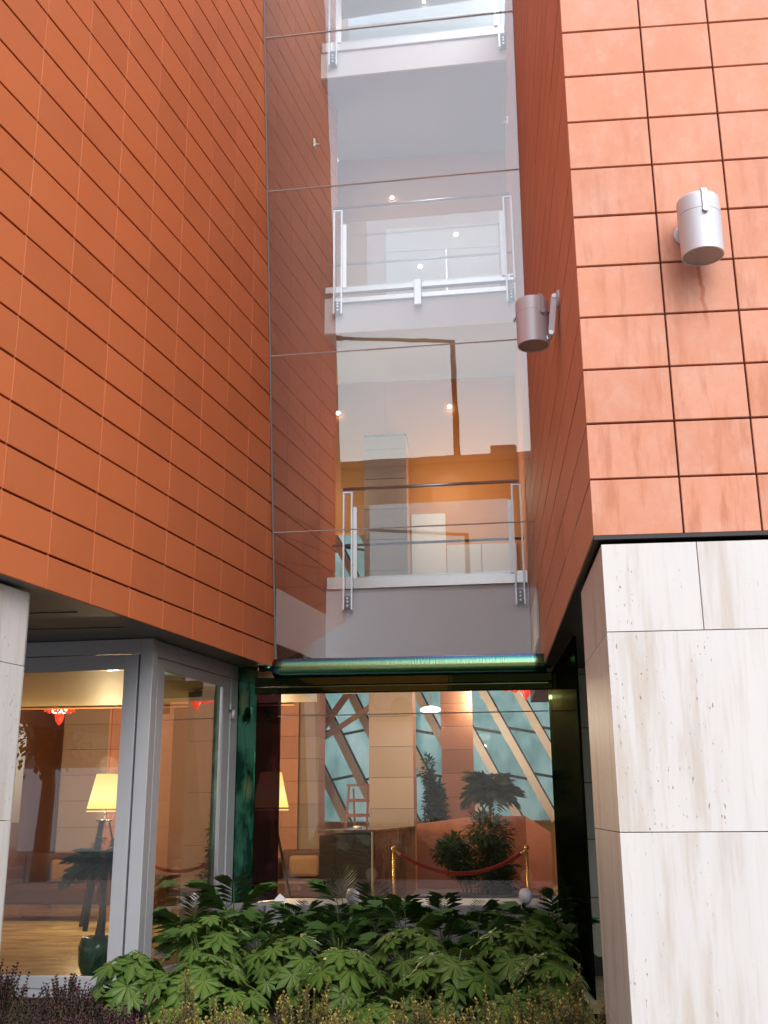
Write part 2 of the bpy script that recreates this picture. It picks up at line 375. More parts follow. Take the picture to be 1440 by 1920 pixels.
def lift(mb):
    mb.v = [(x, y, z + E) for x, y, z in mb.v]; return mb
def tag(o, label=None, cat=None, group=None, kind=None):
    for k, v in (('label', label), ('category', cat), ('group', group), ('kind', kind)):
        if v: o[k] = v
    return o
def empty(name, loc, label=None, cat=None, group=None, kind=None):
    o = bpy.data.objects.new(name, None); C.objects.link(o)
    o.location = (loc[0], loc[1], loc[2] + E); o.empty_display_size = 0.2
    return tag(o, label, cat, group, kind)
def put(name, mb, mat, parent=None, bevel=0.0, smooth=False, kind=None):
    """one mesh object with its vertices in place (z relative to the eye), origin at the bottom centre"""
    lift(mb)
    n = len(mb.v); xs = [v[0] for v in mb.v]; ys = [v[1] for v in mb.v]; zs = [v[2] for v in mb.v]
    c = Vector(((min(xs) + max(xs)) / 2, (min(ys) + max(ys)) / 2, min(zs)))
    mb.v = [(x - c.x, y - c.y, z - c.z) for x, y, z in mb.v]
    me = mb.mesh(name, smooth); me.materials.append(mat)
    o = bpy.data.objects.new(name, me); C.objects.link(o)
    attach(o, c, parent)
    if bevel:
        b = o.modifiers.new("bevel", 'BEVEL'); b.width = bevel; b.segments = 2; b.limit_method = 'ANGLE'
    if kind: o['kind'] = kind
    return o
def wloc(o):
    l = Vector(o.location)
    while o.parent: o = o.parent; l += Vector(o.location)
    return l
def attach(o, worldloc, parent):
    if parent is None: o.location = worldloc
    else:
        o.parent = parent; o.location = Vector(worldloc) - wloc(parent)   # parents carry no rotation
def inst(name, me, mat, loc, parent, rot=(0, 0, 0), scale=1.0):
    o = bpy.data.objects.new(name, me); C.objects.link(o)
    if not me.materials: me.materials.append(mat)
    attach(o, Vector((loc[0], loc[1], loc[2] + E)), parent)
    o.rotation_euler = rot; o.scale = (scale,) * 3 if not hasattr(scale, '__len__') else scale
    return o
def B(name, x0, x1, y0, y1, z0, z1, mat, parent=None, bevel=0.0, kind=None):
    m = MB(); m.box(x0, x1, y0, y1, z0, z1); return put(name, m, mat, parent, bevel, kind=kind)
ORD = ['first', 'second', 'third', 'fourth', 'fifth', 'sixth', 'seventh', 'eighth', 'ninth', 'tenth', 'eleventh', 'twelfth', 'thirteenth', 'fourteenth', 'fifteenth', 'sixteenth']

# tile piece: a thin slab in local x (width) / z (height), face at y=0 looking to -y, chamfered
_tm = {}
def tile_mesh(wd, ht, key='left', th=0.02, c=0.0025):
    k = (round(wd, 4), round(ht, 4), key)
    if k in _tm: return _tm[k]
    m = MB(); x, z = wd / 2, ht / 2
    o = [(-x, th, -z), (x, th, -z), (x, th, z), (-x, th, z)]
    mid = [(-x, c, -z), (x, c, -z), (x, c, z), (-x, c, z)]
    fr = [(-x + c, 0, -z + c), (x - c, 0, -z + c), (x - c, 0, z - c), (-x + c, 0, z - c)]
    fs = [(8, 9, 10, 11)]
    for i in range(4):
        j = (i + 1) % 4; fs += [(i, j, 4 + j, 4 + i), (4 + i, 4 + j, 8 + j, 8 + i)]
    m.add(o + mid + fr, fs); me = m.mesh("tile"); _tm[k] = me; return me

# ------------------------------------------------------------------ setting
TZ = 16.30                                   # top of the volumes
TZR = 10.6                                  # right wing cut lower, out of view, to let in sky light
def XL(Y): return -2.9013 + 0.17170 * (Y - 6.7079)          # outer face of the left volume
LD = Vector((math.sin(0.17004), math.cos(0.17004), 0)); LN = Vector((LD.y, -LD.x, 0))
L0 = Vector((-2.9013, 6.7079, 0))
def GY(X, z): return 10.93 - 0.105 * (z - 1.47) - 0.05 * (X + 2.2)   # leaning glass plane
RX, RY, RB = 0.5675, 5.204, 1.3155          # corner and underside of the right volume
LB = 1.445                                  # underside of the left volume
FL = -1.42                                  # lobby floor

g = MB(); g.box(-120, 120, -160, 160, -1.75, -1.60); tag(put('ground', g, M['paving']), kind='structure')
g = MB(); g.box(-120, 120, -20, -8, -1.596, -1.592); tag(put('road', g, M['asphalt']), kind='structure')
g = MB(); g.box(-3.9, 0.60, 5.2, 8.75, -1.60, -1.44); g.box(-2.55, 0.66, 8.75, 10.2, -1.60, -1.30)
tag(put('soil_bed', g, M['soil']), kind='structure')
g = MB(); g.box(-9, 3.5, 9.02, 24, FL - .1, FL); tag(put('lobby_floor', g, M['floor_in']), kind='structure')

# ------------------------------------------------------------------ left terracotta volume
lv = empty('terracotta_building', (-5.5, 5.5, LB), 'darker orange terracotta-tiled building wing on the left, raised over stone pillar', 'building')
def lpt(l, z, off=0.0):                     # point on left facade: l along, off outwards
    p = L0 + LD * l + LN * off; return (p.x, p.y, z)
LS, LE = -9.0, 6.35                         # facade start (beside the camera) and inner end
m = MB(); th = 0.024
a0 = lpt(LS, LB + .02, -th); a1 = lpt(LE, LB + .02, -th)
b1 = (-9, a1[1], LB + .02); b0 = (-9, a0[1], LB + .02)
gl_l = 4.30
# core: outside part down to the soffit, inside part only above the white band
p1 = lpt(gl_l, LB + .02, -th)
m.hexa([a0, p1, (-9, p1[1], LB + .02), b0] + [(x, y, TZ) for x, y, z in (a0, p1, (-9, p1[1], 0), b0)])
q0 = lpt(gl_l + .002, 1.71, -th); q1 = lpt(LE, 1.71, -th)
m.hexa([q0, q1, (-9, q1[1], 1.71), (-9, q0[1], 1.71)] + [(x, y, TZ) for x, y, z in (q0, q1, (-9, q1[1], 0), (-9, q0[1], 0))])
put('wall', m, M['backing'], lv)
m = MB()
s0 = lpt(LS, LB, -.02); s1 = lpt(gl_l, LB, -.02)
m.hexa([(s0[0], s0[1], LB), (s1[0], s1[1], LB), (-9, s1[1], LB), (-9, s0[1], LB), (s0[0], s0[1], LB + .018), (s1[0], s1[1], LB + .018), (-9, s1[1], LB + .018), (-9, s0[1], LB + .018)])
put('soffit', m, M['soffit'], lv)
m = MB()                                    # soffit panel joints as thin dark battens
for yy in (7.55, 8.25):
    m.box(-8.9, XL(yy) - .25, yy, yy + .02, LB - .006, LB - .002)
put('soffit_joint', m, M['dark'], lv)
m = MB(); p = lpt(gl_l, 1.71, 0.0); q = lpt(LE, 1.71, 0.0)
pb = lpt(gl_l, 1.71, -.02); qb = lpt(LE, 1.71, -.02)
m.hexa([pb, p, q, qb] + [(x, y, 2.298) for x, y, z in (pb, p, q, qb)])
put('white_band', m, M['plaster'], lv)
WL = 0.5675; rotL = (0, 0, math.atan2(LD.y, LD.x))
field = MB()
rows = [(LB, 1.669)] + [(1.685 + .3 * i, 1.685 + .3 * i + .284) for i in range(49)]
cols = []
l = 0.008 - 17 * WL
while l < LE - .05:
    cols.append((l, min(l + WL, LE))); l += WL
for (la, lb_) in cols:
    if lb_ < LS: continue
    for (z0, z1) in rows:
        if z1 > TZ: continue
        if la > gl_l - .35 and z0 < 2.0 and la > 4.2: continue
        a_, b_ = la + .0025, lb_ - .0025
        if la < gl_l < lb_ and z0 < 2.0: b_ = gl_l
        zz0 = max(z0, 2.30) if (la > 4.2 and z0 < 2.30) else z0
        if zz0 > z1 - .05: continue
        px = project(*lpt((a_ + b_) / 2, (zz0 + z1) / 2))
        seen = px and -60 < px[0] < 700 and -40 < px[1] < 1320 and la < 5.9
        if seen:
            me = tile_mesh(b_ - a_, z1 - zz0)
            jit = random.uniform(-.0012, .0012)
            inst('tile', me, M['terra'], lpt((a_ + b_) / 2, (zz0 + z1) / 2, jit), lv, rotL)
        else:
            c0 = lpt(a_, zz0, -.02); c1 = lpt(b_, zz0, -.02); d0 = lpt(a_, zz0, 0); d1 = lpt(b_, zz0, 0)
            field.hexa([d0, d1, c1, c0] + [(x, y, z1) for x, y, z in (d0, d1, c1, c0)])
put('tile_field', field, M['terra'], lv, kind='stuff')
for (la, lb_) in cols:
    if la < -2.5 or la > LE - .1: continue
    zb = LB + .002 if la < gl_l else 2.302
    m = MB(); a = lpt(la - .0024, zb, -.019); b = lpt(la + .0024, zb, -.019); a2 = lpt(la - .0024, zb, -.004); b2 = lpt(la + .0024, zb, -.004)
    m.hexa([a2, b2, b, a] + [(x, y, 11.2) for x, y, z in (a2, b2, b, a)])
    put('joint_strip', m, M['joint'], lv)

# ------------------------------------------------------------------ right terracotta volume
rv = empty('terracotta_building', (2.5, 9.0, RB), 'paler salmon terracotta-tiled building wing on the right with rust streaks', 'building')
m = MB(); m.box(RX + .024, 6.0, RY + .024, 14.0, RB + .02, TZR); put('wall', m, M['backing_right'], rv)
m = MB(); m.box(RX + .03, 6.0, RY + .03, 10.9, RB - .012, RB + .016); put('soffit', m, M['dark'], rv)
m = MB()
m.box(RX + .002, RX + .03, RY + .03, 9.9, RB - .02, RB - .001); m.box(RX + .002, 4.0, RY + .002, RY + .03, RB - .02, RB - .001)
put('edge_trim', m, M['dark'], rv)
xs = [RX, RX + .4439, RX + .4439 + .3797]
while xs[-1] < 4.2: xs.append(xs[-1] + .3797)
field = MB()
for i in range(len(xs) - 1):
    for j in range(39):
        z0 = RB + .3 * j; z1 = z0 + .289
        if z1 > TZR: continue
        a_, b_ = xs[i] + (.0 if i == 0 else .0048), xs[i + 1] - .0048
        px = project((a_ + b_) / 2, RY, (z0 + z1) / 2)
        if px and px[0] < 1530 and px[1] > -60:
            inst('tile', tile_mesh(b_ - a_, z1 - z0, 'front'), M['terra_bloom'], ((a_ + b_) / 2, RY + random.uniform(-.0015, .0015), (z0 + z1) / 2), rv)
        else: field.box(a_, b_, RY, RY + .02, z0, z1)
ys = [RY + .022]
while ys[-1] < 13.8: ys.append(ys[-1] + .88)
field2 = MB()
for i in range(len(ys) - 1):
    for j in range(39):
        z0 = RB + .3 * j; z1 = z0 + .287
        if z1 > TZR: continue
        a_, b_ = ys[i] + .0015, ys[i + 1] - .0015
        if a_ > 10.2 and z0 < 2.2: continue
        px = project(RX, (a_ + b_) / 2, (z0 + z1) / 2)
        if px and px[1] > -60 and a_ < 10.6:
            inst('tile', tile_mesh(b_ - a_, z1 - z0, 'side'), M['terra_side'], (RX + random.uniform(-.0012, .0012), (a_ + b_) / 2, (z0 + z1) / 2), rv, (0, 0, R(-90)))
        else: field2.box(RX, RX + .02, a_, b_, z0, z1)
put('tile_field', field, M['terra_bloom'], rv, kind='stuff')
put('side_tile_field', field2, M['terra_side'], rv, kind='stuff')
m = MB(); m.box(RX + .001, RX + .022, 10.98, 13.9, 1.71, 2.21); put('white_band', m, M['plaster'], rv)

# ------------------------------------------------------------------ stone pillars
def stone_face(root, P, Q, zs, splits, mat, thick=0.03, gap=0.004):
    """slabs of cladding between plan points P and Q, rows between heights zs; splits: row -> list of cut fractions"""
    P = Vector((P[0], P[1], 0)); Q = Vector((Q[0], Q[1], 0)); d = Q - P; n = Vector((d.y, -d.x, 0)).normalized()
    for i in range(len(zs) - 1):
        cuts = [0] + splits.get(i, []) + [1]
        for a, b in zip(cuts, cuts[1:]):
            A = P + d * a; Bq = P + d * b; u = d.normalized() * gap / 2
            if a > 0: A += u
            if b < 1: Bq -= u
            A2 = A - n * thick; B2 = Bq - n * thick
            m = MB(); z0 = zs[i] + gap / 2; z1 = zs[i + 1] - gap / 2
            m.hexa([(A.x, A.y, z0), (Bq.x, Bq.y, z0), (B2.x, B2.y, z0), (A2.x, A2.y, z0), (A.x, A.y, z1), (Bq.x, Bq.y, z1), (B2.x, B2.y, z1), (A2.x, A2.y, z1)])
            put('stone_slab', m, mat, root, 0.0015)
rp = empty('stone_pillar', (1.6, 5.8, -1.6), 'broad white veined travertine pillar carrying the right wing', 'pillar')
zs = [-1.6, -1.035, -.105, .829, 1.27]
PX = .603
B('core', PX + .02, 2.6, 5.225, 6.38, -1.6, 1.265, M['dark'], rp)
stone_face(rp, (PX, 5.2), (2.6, 5.2), zs, {3: [.232, .62], 2: [.8], 1: [.8], 0: [.8]}, M['trav'], .022)
stone_face(rp, (PX, 6.40), (PX, 5.2235), zs, {}, M['trav'], .018)
lp = empty('stone_pillar', (-3.6, 6.4, -1.6), 'white stone pillar at the left edge under the orange wing', 'pillar')
P = L0 + LD * .02 - LN * .12; Q = L0 + LD * -1.6 - LN * .12
zs = [-1.6, -1.02, -.045, .932, 1.425]
mm = MB(); c = [P - LN * .024 - LD * .02, Q - LN * .024, Q - LN * .8, P - LN * .8 - LD * .02]
mm.hexa([(v.x, v.y, -1.6) for v in (c[1], c[0], c[3], c[2])] + [(v.x, v.y, 1.42) for v in (c[1], c[0], c[3], c[2])])
put('core', mm, M['dark'], lp)
stone_face(lp, (Q.x, Q.y), (P.x, P.y), zs, {}, M['trav'], .022)
Pb = P - LN * .8
stone_face(lp, (P.x, P.y), (Pb.x, Pb.y), zs, {}, M['trav'], .018)

# ------------------------------------------------------------------ leaning glass wall
gw = empty('glass_wall', (-.8, 10.9, -.84), 'tall leaning frameless glass facade between the two terracotta wings', 'glass wall')
gz = [-.835, .949, 2.865, 4.821, 6.752, 8.655, 10.6, 12.5]
for i in range(len(gz) - 1):
    z0, z1 = gz[i] + .006, gz[i + 1] - .006
    def corner(z, side):
        if side == 'L':
            Y = GY(-2.2, z); X = max(XL(Y) + .004, -2.135 if z < 1.2 else -9)
            return X
        return RX - .004 if z > 1.2 else .63
    m = MB(); pts = []
    for z in (z0, z1):
        xl, xr = corner(z0 if i == 0 else z, 'L'), corner(z0 if i == 0 else z, 'R')
        pts += [(xl, GY(xl, z), z), (xr, GY(xr, z), z), (xr, GY(xr, z) + .012, z), (xl, GY(xl, z) + .012, z)]
    m.hexa(pts); put('pane', m, M['glass'], gw)
    if i:
        z = gz[i]; xl, xr = corner(z, 'L'), corner(z, 'R')
        m = MB(); m.bar((xl, GY(xl, z) + .006, z), (xr, GY(xr, z) + .006, z), .02, .010); put('joint_bar', m, M['transom'], gw)
m = MB()
pa = (XL(GY(-2.2, 1.5)) + .012, GY(-2.2, 1.5), 1.5); pb = (XL(GY(-2.2, 12.4)) + .012, GY(-2.2, 12.4), 12.4)
m.bar(pa, pb, .016, .02, (0, 1, 0)); put('edge_strip', m, M['edge_grey'], gw)

# ------------------------------------------------------------------ galleries behind the glass
def frontal(Y0, x0, x1, z0, z1, d0, d1):      # slab parallel to the glass: Y0 at x=-1.8, turning with x
    m = MB(); f = lambda x, d: (x, Y0 - .05 * (x + 1.8) + d)
    p = [f(x0, d0), f(x1, d0), f(x1, d1), f(x0, d1)]
    m.hexa([(*q, z0) for q in p] + [(*q, z1) for q in p]); return m
names = ['lowest', 'middle', 'uppermost visible', 'added unseen roof']
specs = [(12.60, 1.50, 2.60), (12.45, 5.955, 6.45), (12.20, 9.654, 10.05), (12.0, 12.9, 13.2)]  # top one is an unseen roof put in against flooding sky light
BACK = 14.15
for k, (Y0, zb, zt) in enumerate(specs):
    gal = empty('gallery_floor', (-.6, 13.3, zb), 'white fronted gallery floor slab behind the glass, %s one' % names[k], 'floor slab', 'gallery slabs')
    xl = XL(Y0) + .002
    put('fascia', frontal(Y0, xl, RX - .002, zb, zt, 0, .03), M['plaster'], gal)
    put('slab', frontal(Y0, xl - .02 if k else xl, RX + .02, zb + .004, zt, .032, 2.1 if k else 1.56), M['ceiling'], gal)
    if k == 3: continue
    bal = empty('balustrade', (-.6, Y0, zt), 'steel and glass balustrade on the %s gallery edge' % names[k], 'balustrade', 'gallery balustrades')
    chz = (zt, zt + .15) if k != 1 else (zt + .06, zt + .15)
    put('channel', frontal(Y0, xl + .01, RX - .01, chz[0], chz[1], -.03, .05), M['steel'], bal, .004)
    if k == 1:
        put('lower_channel', frontal(Y0, xl + .15, RX - .10, zt - .09, zt - .02, -.04, .0), M['steel'], bal, .004)
        mb = frontal(Y0, -.735, -.64, zt - .22, zt + .14, -.10, -.045); put('middle_bracket', mb, M['steel'], bal, .005)
    hz = 3.848 if k == 0 else (zt + 1.27)
    fy = lambda x, d: Y0 - .05 * (x + 1.8) + d
    posts = (-1.61, .46) if k == 0 else ((-1.73, .50) if k == 1 else (-1.78, .53))
    m = MB(); m.tube([(posts[0] - .06, fy(posts[0], -.09), hz), (posts[1] + .04, fy(posts[1], -.09), hz)], .022, 12); put('handrail', m, M['steel'], bal, smooth=True)
    for x in posts:
        m = MB(); y = fy(x, -.08); zb2 = zt - .27
        for dx in (-.05, .05): m.bar((x + dx, y, zb2), (x + dx, y, hz - .05), .02, .05, (0, 1, 0))
        m.bar((x - .06, y, hz - .045), (x + .06, y, hz - .045), .05, .018, (0, 0, 1))
        pst = put('post', m, M['steel'], bal)
        m = MB(); m.box(x - .045, x + .045, y - .02, y + .09, zb2 + .02, zb2 + .17); put('foot_plate', m, M['alu_dark'], pst)
        m = MB()
        for zz in (zb2 + .05, zb2 + .10, zb2 + .14): m.tube([(x, y - .03, zz), (x, y - .02, zz)], .012, 8)
        put('bolt', m, M['steel'], pst)
        m = MB(); sx = .085 if x < 0 else -.085
        m.box(x + sx - .022, x + sx + .022, fy(x, -.05), fy(x, -.03), zt + .12, hz - .22); put('clamp_bar', m, M['steel'], bal)
    mb = frontal(Y0, posts[0] + .10, posts[1] - .10, zt + .13, hz - .20, -.042, -.032); put('glass_panel', mb, M['bal_glass'], bal)
    m = MB(); m.tube([(xl + .02, fy(0, .35), zt + .62), (RX - .02, fy(0, .25), zt + .62)], .018, 8); put('inner_rail', m, M['alu_dark'] if k == 0 else M['steel'], bal, smooth=True)

m = MB(); m.box(-2.6, .9, 9.9, 12.02, 12.55, 12.75)  # unseen cover added over the void to darken the upper interior
tag(put('void_light_block', m, M['plaster']), kind='structure')
for x, y, z, lab in ((XL(11.9) + .03, 11.9, 8.40, 'left inner wall'), (RX - .03, 12.0, 8.62, 'right inner wall'), (RX - .03, 11.9, 6.35, 'right inner wall by the middle balustrade')):
    wb = empty('wall_bracket', (x, y, z), 'small steel bracket fixed to the %s behind the glass' % lab, 'bracket', 'small steel brackets')
    B('plate', x - .012, x + .012, y - .05, y + .05, z - .06, z + .06, M['steel'], wb, .003)
    sg_ = 1 if x < 0 else -1
    m = MB(); m.tube([(x + sg_ * .012, y, z), (x + sg_ * .06, y, z)], .016, 10); put('pin', m, M['steel'], wb)
# rear walls of the galleries
def rear(name, label, z0, z1, mat):
    return tag(put(name, mb_, mat), label, 'wall')
mb_ = MB(); mb_.box(-1.28, .60, BACK, BACK + .1, 2.60, 5.955); mb_.box(-2.6, -1.282, BACK, BACK + .1, 3.72, 5.955)
rear('rear_wall', 'bright orange rear wall of the lowest gallery behind the glass', 0, 0, M['orange_wall'])
mb_ = MB(); mb_.box(-2.6, .60, BACK, BACK + .1, 6.45, 9.654)
rear('rear_wall', 'peach rear wall of the middle gallery behind the glass', 0, 0, M['peach_wall'])
mb_ = MB(); mb_.box(-2.6, .60, BACK, BACK + .1, 10.05, 12.9)
rear('rear_wall', 'pale blue-grey rear wall of the uppermost gallery', 0, 0, M['blue_wall'])
# pier and panels on the lowest gallery
gp = empty('tiled_pier', (-1.15, 13.7, 2.6), 'brown tiled pier standing on the lowest gallery', 'pier')
B('core', -1.50, -.96, 13.50, 13.95, 2.602, 4.88, M['backing'], gp)
B('cap', -1.52, -.94, 13.475, 13.96, 4.882, 4.91, M['dark'], gp)
for i in range(6):
    z0 = 2.605 + .42 * i; z1 = min(z0 + .412, 4.88)
    m = MB(); m.box(-1.515, -.945, 13.48, 13.497, z0, z1); put('tile', m, M['tan_in'], gp, .002)
    m = MB(); m.box(-.957, -.942, 13.499, 13.95, z0, z1); put('tile', m, M['terra_in'], gp, .002)
wp = empty('wall_panel', (-.2, 14.1, 2.6), 'cream white panelled doors on the orange gallery wall', 'panel')
for (x0, x1, z0, z1, mt) in ((-.93, -.46, 2.61, 3.95, 'plaster'), (-.45, .02, 2.61, 3.50, 'white_paint'), (.03, .50, 2.61, 3.50, 'white_paint')):
    B('door_leaf', x0, x1, BACK - .04, BACK - .004, z0, z1, M[mt], wp, .004)
wp = empty('wall_panel', (-.3, 14.1, 6.8), 'large white glossy panels on the peach wall of the middle gallery, replacing a bright window', 'panel')
for (x0, x1, z0, z1) in ((-1.25, -.36, 7.02, 8.02), (-.35, .42, 7.02, 8.02), (-1.25, .42, 8.03, 8.42)):  # white boards stand in for the brightness of a daylit window
    B('board', x0, x1, BACK - .04, BACK - .004, z0, z1, M['white_paint'], wp, .004)
B('frame', -.365, -.345, BACK - .055, BACK - .042, 6.6, 8.02, M['steel'], wp)
for i, (x, z, en, lab) in enumerate(((-.361, 5.506, 10, 'on the orange wall of the lowest gallery'), (-1.956, 5.478, 5, 'at the left end of the lowest gallery'),
        (-1.15, 8.923, 1.5, 'in place of a reflection high on the middle peach wall'), (-.201, 8.239, 1.5, 'in place of a reflection right on the white panel'), (-.741, 7.741, 0, 'in place of a reflection low on the white panel'),  # middle gallery dots stand for spots reflected in the panel
        (-.605, 12.435, 2, 'on the rear wall of the uppermost gallery'))):
    y = 14.10
    dl = empty('wall_spot', (x, y, z), 'small round lit spot lamp ' + lab, 'spotlight', 'gallery wall spots')
    rm = Matrix.Rotation(R(90), 3, 'X')
    m = MB(); m.lathe([(.032, .0), (.045, .0), (.045, .03), (.032, .03), (.032, 0)], (0, 0, 0), 16); m.v = [tuple(rm @ Vector(v) + Vector((x, y, z))) for v in m.v]; put('rim', m, M['steel'], dl)
    m = MB(); m.lathe([(0, .04), (.02, .035), (.031, .02), (.031, 0)], (0, 0, 0), 16); m.v = [tuple(rm @ Vector(v) + Vector((x, y, z))) for v in m.v]; put('bulb', m, M['bulb'], dl)
    if en:
        li = bpy.data.lights.new('spot_fill', 'POINT'); li.energy = en; li.color = (1, .80, .55); li.shadow_soft_size = .25
        lo = bpy.data.objects.new('spot_fill', li); C.objects.link(lo); attach(lo, Vector((x, y - .8, z - (1.5 if z < 6 else .3) + E)), dl)  # fill light hung away from its spot, lower down to brighten the wall

# ------------------------------------------------------------------ lobby shell
m = MB(); q = [(-9, 9.10), (-2.91, 9.10), (-2.62, 10.80), (-2.10, 11.2), (-2.05, 13.0), (-9, 13.0)]
m.add([(*v, 1.29) for v in q] + [(*v, 1.43) for v in q], [(5, 4, 3, 2, 1, 0), (6, 7, 8, 9, 10, 11)] + [(i, (i + 1) % 6, 6 + (i + 1) % 6, 6 + i) for i in range(6)])
tag(put('lobby_ceiling', m, M['lobby_ceiling']), kind='structure')
m = MB(); m.box(-9, -2.35, 13.02, 13.2, 1.27, 1.69); m.box(.62, 3.5, 12.62, 14.2, 1.50, 1.69)
tag(put('ceiling_edge', m, M['orange_wall']), kind='structure')
m = MB(); m.box(-9.2, -9, 9, 24, -1.6, 7); tag(put('wall_left', m, M['orange_wall']), kind='structure')
m = MB(); m.box(3.5, 3.7, 10.3, 24, -1.6, 7); tag(put('wall_right', m, M['peach_wall']), kind='structure')
m = MB(); m.box(-9, -4.3, 22.2, 22.4, -1.6, 7); m.box(2.1, 3.5, 22.2, 22.4, -1.6, 7); m.box(-4.3, 2.1, 22.2, 22.4, -1.6, -.2)
tag(put('wall_rear', m, M['peach_wall']), kind='structure')
m = MB(); m.box(-9, 3.5, 14.27, 22.5, 6.6, 6.8); tag(put('atrium_ceiling', m, M['peach_wall']), kind='structure')
m = MB(); m.box(-9, -2.61, 14.15, 14.25, 1.70, 6.6); m.box(.61, 3.5, 14.15, 14.25, 1.70, 6.6)
tag(put('wall_atrium', m, M['peach_wall']), kind='structure')
m = MB(); m.box(-9.2, -6.2, 9.0, 9.15, -1.6, 1.42); tag(put('wall_lobby_front', m, M['stone_in']), kind='structure')

# sloping skewed glazing at the back of the lobby
sg = empty('sloping_glazing', (-1, 21, FL), 'teal glazed sloping wall with slanted cream mullions at the back of the lobby', 'glazing')
SK = -.52                                      # dx per dz of the mullions
ZB_, ZT_ = -.2, 6.55
GYB = lambda z: 21.0 + .16 * (z + .2)
def gpt(u, z, d=0): return (u + SK * (z - .9), GYB(z) + d, z)
us = [-3.95 + .66 * i for i in range(11)]
zs = [-.2, .62, 1.5, 2.4, 3.4, 4.4, 5.4, 6.55]
for i in range(len(us) - 1):
    for j in range(len(zs) - 1):
        x_ = us[i] + SK * (zs[j] - .9)
        if x_ < -5.0 or x_ > 2.2: continue
        m = MB(); m.hexa([gpt(us[i], zs[j]), gpt(us[i + 1], zs[j]), gpt(us[i + 1], zs[j], .02), gpt(us[i], zs[j], .02), gpt(us[i], zs[j + 1]), gpt(us[i + 1], zs[j + 1]), gpt(us[i + 1], zs[j + 1], .02), gpt(us[i], zs[j + 1], .02)])
        put('pane', m, M['teal_glass'], sg)
        if j:
            dz = .10 if i < 4 else -.12
            m = MB(); m.bar(gpt(us[i] + .04, zs[j] - dz / 2, -.03), gpt(us[i + 1] - .04, zs[j] + dz / 2, -.03), .05, .05); put('transom', m, M['gasket'], sg)
for u in us:
    m = MB(); m.bar(gpt(u, ZB_, -.08), gpt(u, ZT_, -.08), .15, .12, (0, 1, 0)); put('mullion', m, M['cream_steel'], sg)
    m = MB(); m.bar(gpt(u + .105, ZB_, -.03), gpt(u + .105, ZT_, -.03), .035, .04, (0, 1, 0)); put('gasket', m, M['gasket'], sg)
for nm, lab, a, b, wd in (('strut', 'tan diagonal steel strut crossing the left part of the teal glazing', (-3.15, 20.2, 1.40), (-2.3, 20.4, 2.6), .13),
                      ('strut', 'ochre diagonal steel strut below the tan one', (-3.3, 19.9, 1.12), (-2.0, 20.1, 1.98), .10)):
    m = MB(); m.bar(a, b, wd, wd); tag(put(nm, m, M['strut'], None, .01), lab, 'strut')

# tiled piers
def pier(x0, x1, y0, y1, z1, th, label, matf, mats, z0=FL):  # front and side tiles coloured apart, as if lit differently
    p = empty('tiled_pier', ((x0 + x1) / 2, (y0 + y1) / 2, z0), label, 'pier', 'lobby piers')
    B('core', x0 + .014, x1 - .014, y0 + .014, y1 - .014, z0, z1, M['backing'], p)
    z = z0
    while z < z1 - .02:
        ze = min(z + th, z1)
        B('tile', x0, x1, y0, y0 + .012, z + .003, ze - .003, matf, p, .0015)
        B('tile', x1 - .012, x1, y0 + .0125, y1, z + .003, ze - .003, mats, p, .0015)
        B('tile', x0, x0 + .012, y0 + .0125, y1, z + .003, ze - .003, mats, p, .0015)
        z = ze
    return p
pier(-1.89, -1.175, 17.42, 18.2, 6.55, .483, 'tan tiled pier behind the reception counter', M['tan_in'], M['terra_in'])
pier(-3.75, -3.29, 18.8, 19.6, 6.55, .385, 'orange tiled pier left of the counter, beside the lit lamp', M['terra_in'], M['tan_in'])
pier(-3.285, -2.93, 18.9, 19.6, 6.55, .385, 'tan face of tiled pier left of the counter', M['tan_in'], M['terra_in'])
pier(-.80, -.235, 19.4, 19.9, 6.55, .41, 'salmon tiled pier between the two indoor plants', M['terra_in'], M['tan_in'])
pier(-6.80, -6.05, 16.9, 17.6, 6.55, .40, 'tan tiled pier behind the brown sofa', M['tan_in'], M['terra_in'])
pier(-6.04, -5.2, 17.0, 17.6, 6.55, .40, 'peach tiled pier behind the floor lamp seen through the left door', M['terra_in'], M['terra_in'])
pier(-5.1, -4.45, 18.3, 18.9, 6.55, .40, 'orange tiled pier seen through the narrow door leaf', M['terra_in'], M['tan_in'])
ip = empty('stone_pillar', (-3.0, 11.7, FL), 'pale greenish stone pillar just inside the narrow door leaf', 'pillar')
B('core', -3.22, -2.83, 11.52, 11.98, FL, 1.28, M['dark'], ip)
z = FL
while z < 1.27:
    ze = min(z + .54, 1.28)
    B('stone_slab', -3.24, -2.81, 11.5, 11.519, z + .004, ze - .004, M['stone_in'], ip, .002)
    B('stone_slab', -2.829, -2.81, 11.5195, 11.98, z + .004, ze - .004, M['stone_in'], ip, .002); z = ze
# stone wall in the gap beside the right pillar
sw = empty('stone_wall', (1.5, 10.3, -1.6), 'pale greenish stone wall in the gap behind the right pillar', 'wall')
B('core', .80, 3.5, 10.22, 10.4, -1.6, 1.29, M['dark'], sw)
z = -1.26
while z < 1.28:
    ze = min(z + .498, 1.29)
    for x0, x1 in ((.79, 1.5), (1.505, 2.4)): B('stone_slab', x0, x1, 10.2, 10.219, z + .004, ze - .004, M['stone_in'], sw, .002)
    z = ze

